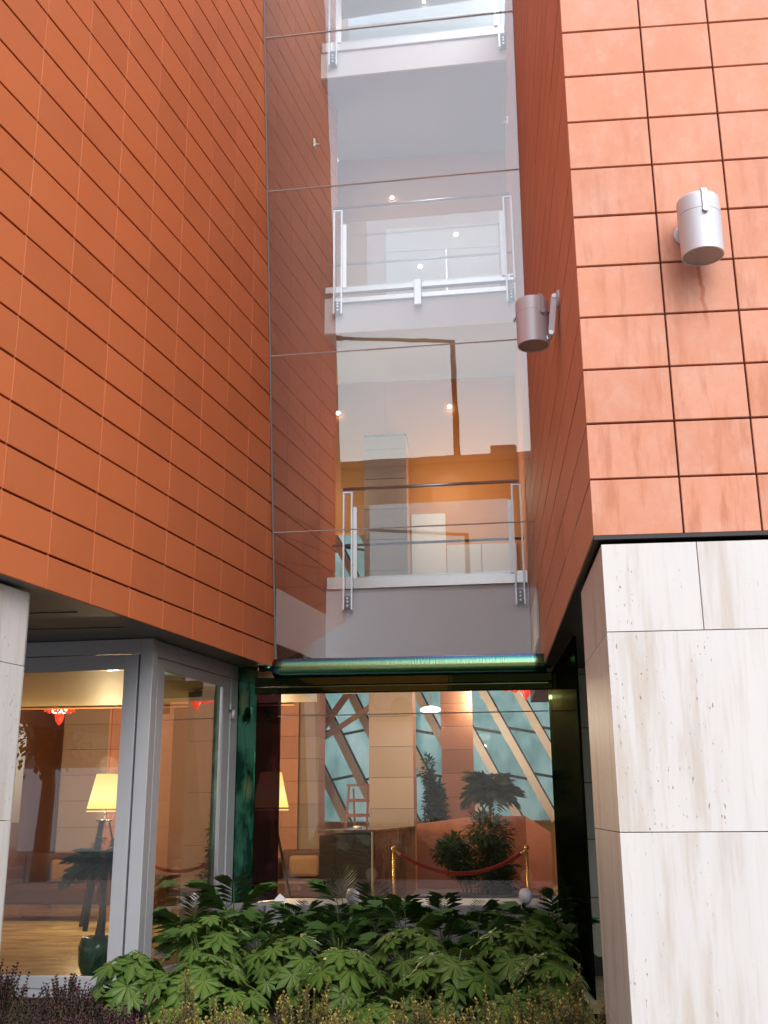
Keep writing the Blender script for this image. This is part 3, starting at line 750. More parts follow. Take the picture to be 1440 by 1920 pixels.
# ------------------------------------------------------------------ door screen under the left wing
ds = empty('door_screen', (-2.9, 8.95, FL), 'grey aluminium framed glazed door screen under the left wing', 'door')
U = Vector((-1, .075, 0)).normalized(); V = Vector((.165, .986, 0)).normalized(); K = Vector((-2.86, 8.87, 0))
def fr(P, D, u0, u1, z0, z1, t0, t1, name, mat, parent=ds, bevel=.004):
    n = Vector((D.y, -D.x, 0))
    m = MB(); q = [P + D * u0 + n * t0, P + D * u1 + n * t0, P + D * u1 + n * t1, P + D * u0 + n * t1]
    m.hexa([(v.x, v.y, z0) for v in q] + [(v.x, v.y, z1) for v in q]); return put(name, m, mat, parent, bevel)
TOPZ = 1.44
fr(K, U, -.055, .06, FL, TOPZ, -.045, .05, 'corner_post', M['alu'])
fr(K, U, .062, 3.4, 1.315, TOPZ, -.04, .04, 'head', M['alu'])
fr(K, U, .062, 3.4, FL, FL + .06, -.04, .04, 'sill', M['alu'])
for u0, u1 in ((.085, 1.62), (1.66, 3.3)):
    lf = fr(K, U, u0, u0 + .125, FL + .065, 1.31, -.03, .03, 'leaf_stile', M['alu'])
    fr(K, U, u1 - .125, u1, FL + .065, 1.31, -.03, .03, 'leaf_stile', M['alu'])
    fr(K, U, u0 + .126, u1 - .126, 1.18, 1.31, -.03, .03, 'leaf_rail', M['alu'])
    fr(K, U, u0 + .126, u1 - .126, FL + .065, FL + .16, -.03, .03, 'leaf_rail', M['alu'])
    fr(K, U, u0 + .127, u1 - .127, FL + .161, 1.179, -.006, .006, 'pane', M['door_glass'], bevel=0)
    fr(K, U, u0 + .05, u0 + .075, -.30, -.26, .03, .045, 'lock', M['steel'], lf)
fr(K, U, .064, .081, FL + .06, 1.312, -.02, .012, 'groove', M['alu_dark'])
S = K + V * .06
fr(S, V, 0, 1.86, 1.30, TOPZ, -.04, .03, 'head', M['alu'])
fr(S, V, .0, .055, FL, 1.298, -.04, .03, 'jamb', M['alu'])
fr(S, V, .057, .072, FL, 1.298, -.02, .01, 'groove', M['alu_dark'])
fr(S, V, .074, .20, FL + .06, 1.295, -.03, .025, 'leaf_stile', M['alu'])
fr(S, V, 1.50, 1.66, FL + .06, 1.295, -.03, .025, 'leaf_stile', M['alu'])
fr(S, V, .202, 1.498, 1.20, 1.295, -.03, .025, 'leaf_rail', M['alu'])
fr(S, V, .202, 1.498, FL + .06, FL + .16, -.03, .025, 'leaf_rail', M['alu'])
fr(S, V, .203, 1.497, FL + .161, 1.199, -.006, .006, 'pane', M['door_glass'], bevel=0)
fr(S, V, 1.485, 1.499, FL + .161, 1.199, -.04, .02, 'bead', M['steel'])
fr(S, V, 1.68, 1.86, FL, 1.298, -.04, .03, 'jamb', M['alu'])
hg = fr(S, V, 1.63, 1.70, .98, 1.04, .03, .055, 'hinge', M['steel'])
m = MB(); q = S + V * 1.69; m.tube([(q.x + .05, q.y, .90), (q.x + .05, q.y, .985)], .018, 10); put('hinge_pin', m, M['white_paint'], hg, smooth=True)

# ------------------------------------------------------------------ iridescent film portal
jb = S + V * 1.87                                       # ~(-2.49,10.77)
m = MB(); q = [(jb.x, jb.y), (-2.31, 10.72), (-2.31, 10.745), (jb.x + .004, jb.y + .03)]
m.hexa([(*v, FL) for v in q] + [(*v, 1.435) for v in q])
pf = empty('film_jamb', (-2.4, 10.75, FL), 'crinkled green mirror film column beside the grey door frame', 'column')
put('film', m, M['foil_green'], pf)
m = MB(); m.box(jb.x - .01, jb.x + .02, jb.y - .025, jb.y - .004, FL, 1.43); put('edge', m, M['foil_dark'], pf)
m = MB(); q = [(-2.305, 10.72), (-2.115, 11.02), (-2.13, 11.03), (-2.32, 10.735)]
m.hexa([(*v, -.84) for v in q] + [(*v, 1.18) for v in q])
tag(put('side_pane', m, M['foil_purple']), 'dark purple glass side panel next to the green film column', 'glass panel')
m = MB(); q = [(.645, 10.95), (.70, 8.25), (.72, 8.25), (.665, 10.95)]
m.hexa([(*v, -1.3) for v in q] + [(*v, 1.29) for v in q])
tag(put('film_screen', m, M['foil_dark']), 'near-black dark green film panel under the right wing', 'panel')
rl = empty('film_roller', (-.75, 10.3, 1.25), 'horizontal iridescent blue, teal and yellow-green film roller over the entrance', 'roller')
A_ = Vector((-2.085, 10.50, 1.381)); B_ = Vector((.585, 10.08, 1.325))
m = MB(); m.tube([A_ + (B_ - A_) * (i / 24) for i in range(25)], .092, 40); put('tube', m, M['tube'], rl, smooth=True)
m = MB(); d_ = (B_ - A_).normalized()
m.tube([A_ - d_ * .16, A_ - d_ * .005], .03, 14); put('end_pin', m, M['foil_green'], rl, smooth=True)
m = MB(); m.tube([B_ + d_ * .004, B_ + d_ * .05], .045, 14); put('end_pin', m, M['tube'], rl, smooth=True)
m = MB(); a = A_ + Vector((-.20, .03, -.135)); b = B_ + Vector((.06, .03, -.125))
m.bar(a, b, .05, .09); put('dark_beam', m, M['foil_dark'], rl, .01)
m = MB(); m.bar(a + Vector((0, -.01, -.085)), b + Vector((0, -.01, -.085)), .04, .07); put('lower_beam', m, M['foil_dark'], rl, .01)
# plinth
pl_ = empty('stone_ledge', (-.75, 10.7, -1.6), 'low grey stone ledge under the entrance glass behind the plants', 'ledge')
m = MB(); m.hexa([(-2.12, 10.45, -1.6), (.64, 10.38, -1.6), (.64, 11.2, -1.6), (-2.12, 11.2, -1.6), (-2.12, 10.45, -.845), (.64, 10.38, -.845), (.64, 11.2, -.845), (-2.12, 11.2, -.845)])
put('slab', m, M['ledge'], pl_, .01)
m = MB(); q = [(-2.45, 9.9), (-2.13, 10.44), (-2.13, 11.1), (-2.55, 10.6)]
m.hexa([(*v, -1.6) for v in q] + [(*v, -.85) for v in q]); put('return_slab', m, M['ledge'], pl_, .01)
for x, y, lab in ((-2.06, 10.86, 'left'), (.57, 10.72, 'right')):
    m = MB(); m.add([(x - .06, y - .05, -.842), (x + .07, y - .05, -.842), (x + .07, y + .05, -.842), (x - .06, y + .05, -.842), (x, y, -.775)], [(3, 2, 1, 0), (0, 1, 4), (1, 2, 4), (2, 3, 4), (3, 0, 4)])
    tag(put('corner_foot', m, M['white_paint']), 'small white pyramid foot at the %s end of the stone ledge' % lab, 'bracket')
for x, y, lab in ((-1.30, 10.52, 'left, by the palm fronds'), (.32, 10.50, 'right, by the dark film panel')):
    s_ = empty('ground_spotlight', (x, y, -.84), 'small white round floodlight lying on the stone ledge, ' + lab, 'spotlight', 'ledge spotlights')
    rm = Matrix.Rotation(R(-50), 3, 'X')
    m = MB(); m.lathe([(0, .05), (.06, .05), (.065, .0), (.04, -.06), (0, -.06)], (0, 0, 0), 16); m.v = [tuple(rm @ Vector(v) + Vector((x, y, -.78))) for v in m.v]; put('housing', m, M['white_paint'], s_, smooth=True)
    m = MB(); m.bar((x, y + .02, -.84), (x, y + .02, -.80), .03, .02, (0, 1, 0)); put('stand', m, M['steel'], s_)

# ------------------------------------------------------------------ wall floodlights
def flood(label, c, r_, h, tilt, armpts, plate, side):
    f = empty('wall_floodlight', (c[0], c[1], c[2] - h / 2), label, 'floodlight', 'wall floodlights')
    rm = tilt.to_matrix()
    def tr(m): m.v = [tuple(rm @ Vector(v) + Vector(c)) for v in m.v]; return m
    m = MB(); m.lathe([(0, h / 2), (r_ * .93, h / 2), (r_ * .985, h / 2 - .008), (r_, h / 2 - .02), (r_, h * .20), (r_ * .985, h * .195), (r_ * .985, h * .185), (r_, h * .18), (r_ * .97, -h / 2), (r_ * .90, -h / 2), (r_ * .88, -h / 2 + .012)], (0, 0, 0), 48)
    put('housing', tr(m), M['lamp_grey'], f, smooth=True).modifiers.new('es', 'EDGE_SPLIT').split_angle = R(35)
    m = MB(); m.lathe([(0, -h / 2 + .004), (r_ * .89, -h / 2 + .004)], (0, 0, 0), 40); put('lens', tr(m), M['lens'], f)
    for ang in side:
        m = MB(); ca, sa = math.cos(ang), math.sin(ang)
        p0 = Vector((ca * (r_ + .006), sa * (r_ + .006), h / 2 - .005)); p1 = Vector((ca * (r_ + .006), sa * (r_ + .006), h * .16))
        m.bar(p0, p1, .028, .014, (ca, sa, 0)); m.bar(p0 + Vector((0, 0, .004)), p0 - Vector((ca, sa, 0)) * .04 + Vector((0, 0, .004)), .028, .012)
        m.tube([p1 + Vector((0, 0, -.006)), p1 + Vector((ca, sa, 0)) * .012 + Vector((0, 0, -.006))], .018, 12)
        put('clip', tr(m), M['lamp_grey'], f)
    m = MB()
    for a, b in zip(armpts, armpts[1:]): m.bar(a, b, .04, .018, (0, 1, 0))
    put('arm', m, M['lamp_grey'], f, .003)
    m = MB(); n = Vector(plate[1]); p = Vector(plate[0]); m.tube([p, p + n * .012, p + n * .02], [.06, .06, .045], 20); put('wall_plate', m, M['lamp_grey'], f)
    m = MB(); m.tube([p + n * .01, Vector(armpts[0])], .014, 10); put('pivot', m, M['lamp_grey'], f)
    m = MB(); a_ = p + n * .015 + Vector((0, 0, -.03)); b_ = Vector(c) + Vector((0, .02, h * .30)); mid = (a_ + b_) / 2 + Vector((0, .02, -.10))
    m.tube([a_.lerp(mid, t_) * (1 - t_) + mid.lerp(b_, t_) * t_ for t_ in [i / 10 for i in range(11)]], .006, 6); put('cable', m, M['alu_dark'], f, smooth=True)
    m = MB()
    for q in armpts: m.tube([Vector(q) - Vector((0, .014, 0)), Vector(q) + Vector((0, .014, 0))], .016, 12)
    put('bolt', m, M['steel'], f)
flood('grey cylindrical floodlight mounted on the salmon tiled front of the right wing', (1.200, 5.055, 2.915), .110, .325, Euler((R(0), R(0), 0)),
      [(1.15, 5.18, 2.96), (1.16, 5.12, 2.96)], ((1.15, RY - .001, 2.96), (0, -1, 0)), (R(-85),))
flood('grey cylindrical floodlight on a bent arm at the inner side of the right wing', (.395, 6.45, 3.085), .108, .32, Euler((0, 0, 0)),
      [(.535, 6.34, 3.22), (.505, 6.34, 2.96), (.49, 6.40, 2.955)], ((RX - .001, 6.34, 3.20), (-1, 0, 0)), (R(-60), R(170)))

# ------------------------------------------------------------------ lobby furniture
de = empty('reception_counter', (-1.7, 15.5, FL), 'dark wood reception counter with brown marble side in the lobby', 'counter')
c0 = Vector((-1.455, 14.0, 0)); dd = Vector((.095, .995, 0)).normalized(); dn = Vector((-dd.y, dd.x, 0))
def dbox(u0, u1, v0, v1, z0, z1, name, mat, bev=.004):
    m = MB(); q = [c0 + dn * u0 + dd * v0, c0 + dn * u1 + dd * v0, c0 + dn * u1 + dd * v1, c0 + dn * u0 + dd * v1]
    q = [q[1], q[0], q[3], q[2]]
    m.hexa([(v.x, v.y, z0) for v in q] + [(v.x, v.y, z1) for v in q]); return put(name, m, mat, de, bev)
dbox(.045, .72, .0, 3.2, FL, -.30, 'front_panel', M['wood_dark'])
dbox(0, .03, .02, 3.25, FL, -.27, 'side_panel', M['marble'])
dbox(.01, .035, -.02, .018, FL, -.245, 'corner_trim', M['pale_trim'])
dbox(-.01, .74, -.02, 3.25, -.265, -.235, 'worktop', M['marble'])
for u in (.2, .36, .52): dbox(u, u + .006, -.004, -.001, FL + .05, -.31, 'panel_joint', M['dark'])
# high wooden stool / easel behind the counter
st = empty('wooden_stand', (-1.8, 15.2, -.235), 'reddish wooden ladder-shaped stand on the reception counter', 'stand')
for x0, x1 in ((-1.96, -1.93), (-1.66, -1.66)):
    m = MB(); m.bar((x0 - .02, 15.2, -.232), (x1, 15.2, .33), .03, .03, (0, 1, 0)); put('leg', m, M['wood_red'], st)
m = MB(); m.bar((-1.86, 15.30, -.232), (-1.87, 15.22, .30), .025, .025, (0, 1, 0)); put('leg', m, M['wood_red'], st)
for z, xa in ((.345, -1.96), (.14, -1.95), (-.06, -1.965)):
    m = MB(); m.bar((xa, 15.195, z), (-1.64, 15.195, z), .03, .045 if z < .3 else .03); put('rung', m, M['wood_red'], st)
m = MB(); m.lathe([(.0, 0), (.05, 0), (.07, .03), (.0, .035)], (-1.78, 15.0, -.232), 16); bw = put('dish', m, M['white_paint'], None, smooth=True)
tag(bw, 'small bright dish on the reception counter below the wooden stand', 'dish')
# low red parapet with planting
lw = empty('planter_wall', (-.1, 16, FL), 'low reddish terracotta parapet behind the rope barrier in the lobby', 'low wall')
prev = [(-1.08, 16.6, -.20), (-.12, 16.1, -.085), (.53, 16.0, -.088), (.86, 15.6, -.31)]
for a, b in zip(prev, prev[1:]):
    m = MB(); m.hexa([(a[0], a[1], FL), (b[0], b[1], FL), (b[0], b[1] + .3, FL), (a[0], a[1] + .3, FL), (a[0], a[1], a[2]), (b[0], b[1], b[2]), (b[0], b[1] + .3, b[2]), (a[0], a[1] + .3, a[2])])
    put('panel', m, M['terra_red'], lw, .004)
m = MB(); m.box(-1.0, .62, 14.0, 15.2, FL, -1.02); tag(put('plant_trough', m, M['wood_dark'], None, .01), 'dark low plant trough behind the red rope', 'trough')
# rope barrier
for x, lab in ((-1.12, 'left gold post of the rope barrier in front of the counter'), (.43, 'right gold post of the rope barrier by the glass edge')):
    b = empty('barrier_post', (x, 13, FL), lab, 'barrier post', 'rope barrier posts')
    m = MB(); m.lathe([(0, 0), (.13, 0), (.13, .02), (.03, .045), (.0, .045)], (x, 13, FL), 20); put('base', m, M['brass'], b, smooth=True)
    m = MB(); m.tube([(x, 13, FL + .04), (x, 13, -.47)], .018, 12); put('pole', m, M['brass'], b, smooth=True)
    m = MB(); m.lathe([(0, -.035), (.025, -.025), (.034, 0), (.025, .025), (0, .035)], (x, 13, -.43), 14); put('knob', m, M['brass'], b, smooth=True)
rp_ = empty('barrier_rope', (-.34, 13, -.72), 'sagging red velvet rope between two gold posts', 'rope')
m = MB(); m.tube([(-1.04 + 1.40 * i / 24, 13, -.495 - .215 * (1 - (2 * i / 24 - 1) ** 2)) for i in range(25)], .021, 10); put('rope', m, M['velvet'], rp_, smooth=True)
for xa, xb in ((-1.10, -1.04), (.42, .355)):
    m = MB(); m.tube([(xa, 13, -.46), (xb, 13, -.50)], .017, 8); put('end_hook', m, M['brass'], rp_)
# sofas
def sofa(x, y, wd, label, rz=0):
    s_ = empty('sofa', (x, y, FL), label, 'sofa', 'brown sofas')
    def bb(n, x0, x1, y0, y1, z0, z1, mat, bev=.04): return B(n, x + x0, x + x1, y + y0, y + y1, FL + z0, FL + z1, M[mat], s_, bev)
    bb('seat', -wd / 2 + .16, wd / 2 - .16, -.40, .30, .22, .46, 'leather')
    bb('backrest', -wd / 2 + .16, wd / 2 - .16, .302, .48, .22, .86, 'leather')
    for sgn in (-1, 1): bb('armrest', sgn * wd / 2 - .08 - sgn * .08, sgn * wd / 2 + .08 - sgn * .08, -.42, .46, .2, .70, 'leather')
    bb('cushion', -.25, .2, .16, .29, .47, .78, 'cushion', .05)
    for sx in (-1, 1):
        for syy in (-.36, .4):
            m = MB(); m.tube([(x + sx * (wd / 2 - .12), y + syy, FL), (x + sx * (wd / 2 - .12), y + syy, FL + .21)], .016, 8); put('leg', m, M['steel'], s_)
sofa(-6.0, 15.2, 1.7, 'brown leather sofa in the lobby seen through the left door')
sofa(-4.1, 17.2, 1.6, 'dark brown sofa further back between the door and the counter')
sofa(-2.75, 16.3, 1.1, 'brown armchair just left of the reception counter')
# floor lamps
def lamp(x, y, label):
    f = empty('floor_lamp', (x, y, FL), label, 'lamp', 'tripod floor lamps')
    m = MB(); m.lathe([(.23, .05), (.232, .055), (.135, .49), (.132, .49)], (x, y, 0), 40); put('lamp_shade', m, M['shade'], f, smooth=True)
    m = MB(); m.lathe([(.228, .0), (.236, .0), (.236, .014), (.228, .014), (.228, 0)], (x, y, .012), 40); put('shade_rim', m, M['shade'], f)
    m = MB(); m.tube([(x, y, -.10), (x, y, .06)], .012, 8); put('stem', m, M['black_metal'], f)
    for k in range(3):
        a = R(25 + 120 * k)
        m = MB(); m.bar((x + .06 * math.cos(a), y + .06 * math.sin(a), -.10), (x + .36 * math.cos(a), y + .36 * math.sin(a), FL + .005), .06, .022, (math.cos(a), math.sin(a), .3)); put('leg', m, M['black_metal'], f)
    m = MB(); m.lathe([(0, 0), (.1, 0), (.1, .02), (0, .02)], (x, y, -.11), 16); put('hub', m, M['black_metal'], f)
    li = bpy.data.lights.new('lamp_bulb', 'POINT'); li.energy = 40; li.color = (1, .74, .42); li.shadow_soft_size = .12
    lo = bpy.data.objects.new('lamp_bulb', li); C.objects.link(lo); attach(lo, Vector((x, y, -.02 + E)), f)
    lo2 = bpy.data.objects.new('lamp_bulb', li); C.objects.link(lo2); attach(lo2, Vector((x, y, .60 + E)), f)
lamp(-5.0, 14.0, 'lit tripod floor lamp with a yellow shade behind the left door')
lamp(-2.80, 14.0, 'lit floor lamp half hidden behind the purple glass side panel')
# pendants; the third is an unseen extra that brightens the lobby
for i, (x, y, z, lab) in enumerate(((-.81, 16.0, 1.44, 'glowing round glass pendant lamp right of the tan pier'), (-.056, 19.3, 2.16, 'glowing pendant lamp just under the film roller on the right'), (-4.0, 16.0, 2.6, 'unseen added pendant lamp high above the sofas, brightening the lobby'))):
    p = empty('pendant_lamp', (x, y, z), lab, 'lamp', 'pendant lamps')
    m = MB(); m.lathe([(0, -.055), (.08, -.05), (.15, -.015), (.16, .01), (.12, .04), (.03, .06), (0, .06)], (x, y, z), 28); put('bowl', m, M['pendant'], p, smooth=True)
    m = MB(); m.tube([(x, y, z + .055), (x, y, 6.6)], .008, 6); put('cable', m, M['steel'], p)
    li = bpy.data.lights.new('pendant_bulb', 'POINT'); li.energy = (40, 36, 38)[i]; li.color = (1, .84, .62); li.shadow_soft_size = .2 if i != 1 else .04
    lo = bpy.data.objects.new('pendant_bulb', li); C.objects.link(lo); attach(lo, Vector((x, y, z - .22 + E)), p)
# red chandeliers
def chandelier(x, y, z, label, n, lit, k_=1.0):
    c = empty('chandelier', (x, y, z), label, 'chandelier', 'red glass chandeliers')
    m = MB(); m.tube([(x, y, z + .1), (x, y, 6.6 if y > 14.2 else 1.27)], .012, 8); put('stem', m, M['red_glass'], c)
    for k in range(n):
        a = 2 * math.pi * k / n + .2
        pts = []
        for i in range(26):
            t_ = i / 25; r_ = (.05 + .36 * t_) * k_; ph = a + .25 * math.sin(9 * t_)
            pts.append((x + r_ * math.cos(ph), y + r_ * math.sin(ph), z + (.06 * math.sin(t_ * 16) - .05 * t_) * k_))
        m = MB(); m.tube(pts, .014, 7); put('glass_arm', m, M['red_glass'], c, smooth=True)
    for k in range(5):
        a = 2 * math.pi * k / 5
        m = MB(); m.lathe([(0, -.04), (.03, -.02), (.035, .01), (0, .05)], (x + .16 * k_ * math.cos(a), y + .16 * k_ * math.sin(a), z - .02), 12); put('bulb', m, M['chand_lit'] if lit else M['red_glass'], c, smooth=True)
    m = MB(); m.lathe([(0, -.2), (.05, -.14), (.07, -.06), (.03, 0), (0, .02)], (x, y, z - .03), 14); put('drop', m, M['red_glass'], c, smooth=True)
chandelier(-6.12, 15.0, 1.44, 'lit red glass chandelier seen through the left door', 8, True, .5)
chandelier(.56, 14.6, 1.66, 'curly red glass chandelier just under the film roller at the right', 10, False)
chandelier(-3.0, 16.0, 1.98, 'red glass chandelier whose tip hangs below the roller at the left', 7, False)

# ------------------------------------------------------------------ plants
def rnd(a, b): return random.uniform(a, b)
def fatsia_leaf(seed):
    rg = random.Random(seed); m = MB(); n = 8
    m.v.append((0, 0, 0)); m.a.append(.55)
    for k in range(n):
        ang = R(-128 + 256 * k / (n - 1)) + rg.uniform(-.05, .05)
        L = (1.0 - .30 * abs(k - (n - 1) / 2) / ((n - 1) / 2)) * rg.uniform(.9, 1.05)
        hw = R(256 / (n - 1)) * .5
        def pt(r_, a, dz): return (r_ * math.sin(a), r_ * math.cos(a), dz)
        dr = -.16 * L
        s0, s1 = pt(.40, ang - hw, -.02), pt(.40, ang + hw, -.02)
        mid = pt(.60 * L, ang, .035 - .02 + dr * .35)
        w0, w1 = pt(.66 * L, ang - hw * .86, -.02 + dr * .4), pt(.66 * L, ang + hw * .86, -.02 + dr * .4)
        tip = pt(L, ang, dr + rg.uniform(-.05, .02))
        b = len(m.v); m.v += [s0, s1, mid, w0, w1, tip]; m.a += [.0, .0, .35, .0, .0, .1]
        m.f += [(0, b, b + 3, b + 2), (0, b + 2, b + 4, b + 1), (b + 3, b + 5, b + 2), (b + 2, b + 5, b + 4)]
    return m.mesh('leaf')
FL_ = [fatsia_leaf(i) for i in range(5)]
def fatsia(x, y, zg, zt, spread, n, label):
    p = empty('fatsia_plant', (x, y, zg), label, 'plant', 'fatsia plants in the bed')
    stems = MB()
    for k in range(n):
        t_ = (k + .5) / n
        a = k * 2.399 + rnd(-.3, .3)
        rad = spread * math.sqrt(t_) * rnd(.7, 1.1)
        hz = zt - (zt - zg) * (.62 * t_ ** 1.3) + rnd(-.06, .05)
        lx, ly = x + rad * math.cos(a), y + rad * math.sin(a) * .8
        base = (x + .25 * rad * math.cos(a), y + .25 * rad * math.sin(a), zg + (hz - zg) * .35)
        mid = ((base[0] + lx) / 2, (base[1] + ly) / 2, (base[2] + hz) / 2 + .06)
        stems.tube([base, mid, (lx, ly, hz)], [.007, .006, .005], 5, False)
        tilt = R(rnd(10, 32) + 38 * t_)
        sz = rnd(.10, .225)
        rot = (Euler((0, 0, a - math.pi / 2 + rnd(-.4, .4))).to_matrix() @ Euler((-tilt, rnd(-.25, .25), 0)).to_matrix()).to_euler()
        inst('leaf', random.choice(FL_), M['fatsia'], (lx, ly, hz), p, rot, (sz, sz, sz))
    stems.tube([(x, y, zg), (x + .02, y, zg + (zt - zg) * .5), (x - .01, y, zt - .05)], [.016, .012, .008], 6)
    put('stem', stems, M['stem_green'], p)
spots = [(-2.62, 8.15, -1.02, .34, 20), (-2.22, 8.75, -.82, .36, 20), (-2.05, 7.9, -1.0, .36, 22), (-1.55, 8.5, -.92, .38, 22), (-1.05, 8.05, -.97, .38, 22),
         (-.62, 8.7, -.90, .38, 20), (-.30, 7.95, -.98, .38, 22), (.12, 8.55, -.88, .38, 22), (.38, 7.85, -.95, .32, 20), (.34, 9.0, -.84, .30, 16),
         (-1.72, 7.45, -1.14, .30, 14), (-.72, 7.4, -1.16, .30, 14), (.12, 7.35, -1.13, .30, 14)]
spots.sort()
for i, (x, y, zt, sp_, n) in enumerate(spots):
    fatsia(x, y, -1.50, zt, sp_ * 1.08, n + 9, 'broad-leaved fatsia plant, %s of thirteen counting from the left of the bed' % ORD[i])

def frond_mesh(seed, nl=14):
    rg = random.Random(seed); m = MB()
    cur = lambda t_: (0, .95 * t_ - .18 * t_ ** 2, .42 * t_ - .62 * t_ ** 2)
    pts = [cur(i / 10) for i in range(11)]
    m.tube(pts, [.012 * (1 - .75 * i / 10) for i in range(11)], 4, False)
    for k in range(nl):
        t_ = .14 + .86 * k / (nl - 1); c = Vector(cur(t_)); L = .44 * math.sin(math.pi * (.16 + .76 * t_)) + .09
        for sgn in (-1, 1):
            d = Vector((sgn * 1.0, .55 + .5 * t_, .05 + rg.uniform(-.3, .3))).normalized()
            e = c + d * L + Vector((0, 0, -.45 * L)); md = c + d * L * .5; wv = d.cross(Vector((0, 0, 1))).normalized() * .0062
            b = len(m.v); m.v += [tuple(c), tuple(md + wv), tuple(md - wv), tuple(e)]; m.a += [0, .1, 0, .15]
            m.f += [(b, b + 1, b + 3), (b, b + 3, b + 2)]
    m.a[0] = .01
    return m.mesh('frond')
FM = [frond_mesh(i) for i in range(5)]
def palmlet(name, x, y, zg, h, n, sz, label, cat='plant', group=None, mat='frond', upright=1.0):
    p = empty(name, (x, y, zg), label, cat, group)
    m = MB()
    for k in range(n):
        a = k * 2.399 + rnd(-.4, .4); t_ = (k + .5) / n
        hz = zg + h * (1 - .55 * t_) * rnd(.9, 1.05)
        tilt = R((62 - 60 * t_) * upright + rnd(-10, 10))
        rot = (Euler((0, 0, a)).to_matrix() @ Euler((tilt, 0, rnd(-.3, .3))).to_matrix()).to_euler()
        q = (x + .05 * math.cos(a + 1.57), y + .05 * math.sin(a + 1.57), hz)
        m.tube([(x, y, zg), ((x + q[0]) / 2, (y + q[1]) / 2, (zg + hz) / 2), q], .006, 5, False)
        s_ = sz * rnd(.75, 1.15)
        inst('frond', random.choice(FM), M[mat], q, p, rot, (s_, s_, s_))
    put('stem', m, M['stem_green'], p)
pp = [(-2.52, 9.35, .45, .42), (-2.25, 9.7, .55, .44), (-1.95, 9.4, .38, .40), (-1.62, 9.75, .36, .42), (-1.30, 9.5, .40, .42), (-1.0, 9.8, .42, .44), (-.72, 9.45, .44, .42),
      (-.40, 9.75, .42, .44), (-.12, 9.5, .38, .42), (.16, 9.75, .36, .42), (.42, 9.5, .44, .44), (.56, 9.2, .46, .40)]
for i, (x, y, h, s_) in enumerate(pp):
    palmlet('parlour_palm', x, y, -1.34, h * .95, 9, s_ * .98, 'feathery dark green palm below the stone ledge, %s of twelve from the left' % ORD[i], 'palm', 'small palms along the ledge')
palmlet('parlour_palm', -1.36, 10.22, -1.30, .50, 5, .42, 'light yellow-green upright palm sprig in front of the counter', 'palm', None, 'frond', 1.4)

# small-leaved shrubs
def leaf_quad(m, p, d, L, wd, tint):
    p = Vector(p); d = Vector(d).normalized(); sx = d.cross(Vector((rnd(-.3, .3), rnd(-.3, .3), 1))).normalized() * wd / 2
    n = sx.cross(d).normalized() * wd * .25
    mid = p + d * L * .5
    m.add([p, mid + sx + n, p + d * L, mid - sx + n, mid], [(0, 4, 1), (4, 2, 1), (0, 3, 4), (4, 3, 2)], max(.001, tint))
def shrub(name, x, y, zg, zt, rx, ry, n, mat, label, group, tipf, up_=.9, leafL=.030):
    s_ = empty(name, (x, y, zg), label, 'shrub', group)
    st_ = MB(); lf = MB()
    for k in range(n):
        a = rnd(0, 6.283); r_ = math.sqrt(rnd(0, 1))
        hx = zt - (zt - zg) * .40 * r_ ** 2 + rnd(-.10, .05)
        if random.random() < .10: hx += rnd(.03, .10)
        tip = Vector((x + rx * r_ * math.cos(a), y + ry * r_ * math.sin(a), hx))
        ln = rnd(.12, .22)
        base = tip - Vector((rx * .3 * math.cos(a) * r_, ry * .3 * math.sin(a) * r_, ln))
        st_.tube([(x + .3 * (base.x - x), y + .3 * (base.y - y), zg + .05), base, tip], [.005, .003, .002], 4, False)
        nw = int(ln / .018)
        for j in range(nw):
            t_ = j / (nw - 1); p = base.lerp(tip, t_); a0 = j * 1.9 + rnd(0, 1)
            for q in range(2):
                aa = a0 + q * math.pi + rnd(-.4, .4)
                d = Vector((math.cos(aa), math.sin(aa), up_ * rnd(.2, 1.0) + t_ * .7))
                leaf_quad(lf, p, d, leafL * rnd(.7, 1.2) * (1.15 - .35 * t_), leafL * .52, tipf(t_))
    put('branches', st_, M['trunk'], s_); put('foliage', lf, M[mat], s_, kind='stuff')
vt = lambda t_: min(1, max(0, (t_ - .30) * 1.25 + rnd(-.25, .2)))
vs = [(-1.95, 6.95, -1.10), (-1.55, 6.55, -1.12), (-1.15, 7.0, -1.08), (-.80, 6.6, -1.06), (-.42, 6.95, -1.04), (-.05, 6.55, -1.05), (.28, 6.95, -1.03), (.46, 6.5, -1.02), (-1.9, 6.2, -1.16), (-1.2, 6.1, -1.15), (-.5, 6.1, -1.12), (.2, 6.1, -1.10)]
vs.sort()
for i, (x, y, zt) in enumerate(vs):
    shrub('variegated_shrub', x, y, -1.48, zt + rnd(-.10, .02), .30, .26, 95, 'vari', 'small-leaved yellow and green variegated shrub, %s of twelve along the front of the bed' % ORD[i], 'variegated shrubs along the front', vt)
shrub('variegated_shrub', .49, 7.0, -1.48, -.90, .06, .06, 16, 'vari', 'tall yellow shrub sprig beside the white travertine pillar', None, vt)
shrub('variegated_shrub', -1.93, 7.1, -1.48, -.95, .07, .06, 14, 'vari', 'tall brownish yellow shrub sprig among the left fatsia leaves', None, vt)
pt_ = lambda t_: min(1, max(0, (t_ - .35) * 1.6 + rnd(-.2, .2)))
for i, (x, y, zt) in enumerate([(-3.75, 8.15, -1.12), (-3.42, 7.75, -1.10), (-3.15, 8.25, -1.20), (-2.92, 7.75, -1.22), (-2.62, 7.65, -1.30), (-3.3, 7.2, -1.24), (-2.8, 7.15, -1.28), (-2.35, 7.2, -1.30)]):
    shrub('dark_shrub', x, y, -1.50, zt, .27, .25, 85, 'purple', 'dark purple and green small-leaved shrub before the left door, %s of eight from the left' % ORD[i], 'dark shrubs before the door', pt_, .9, .032)

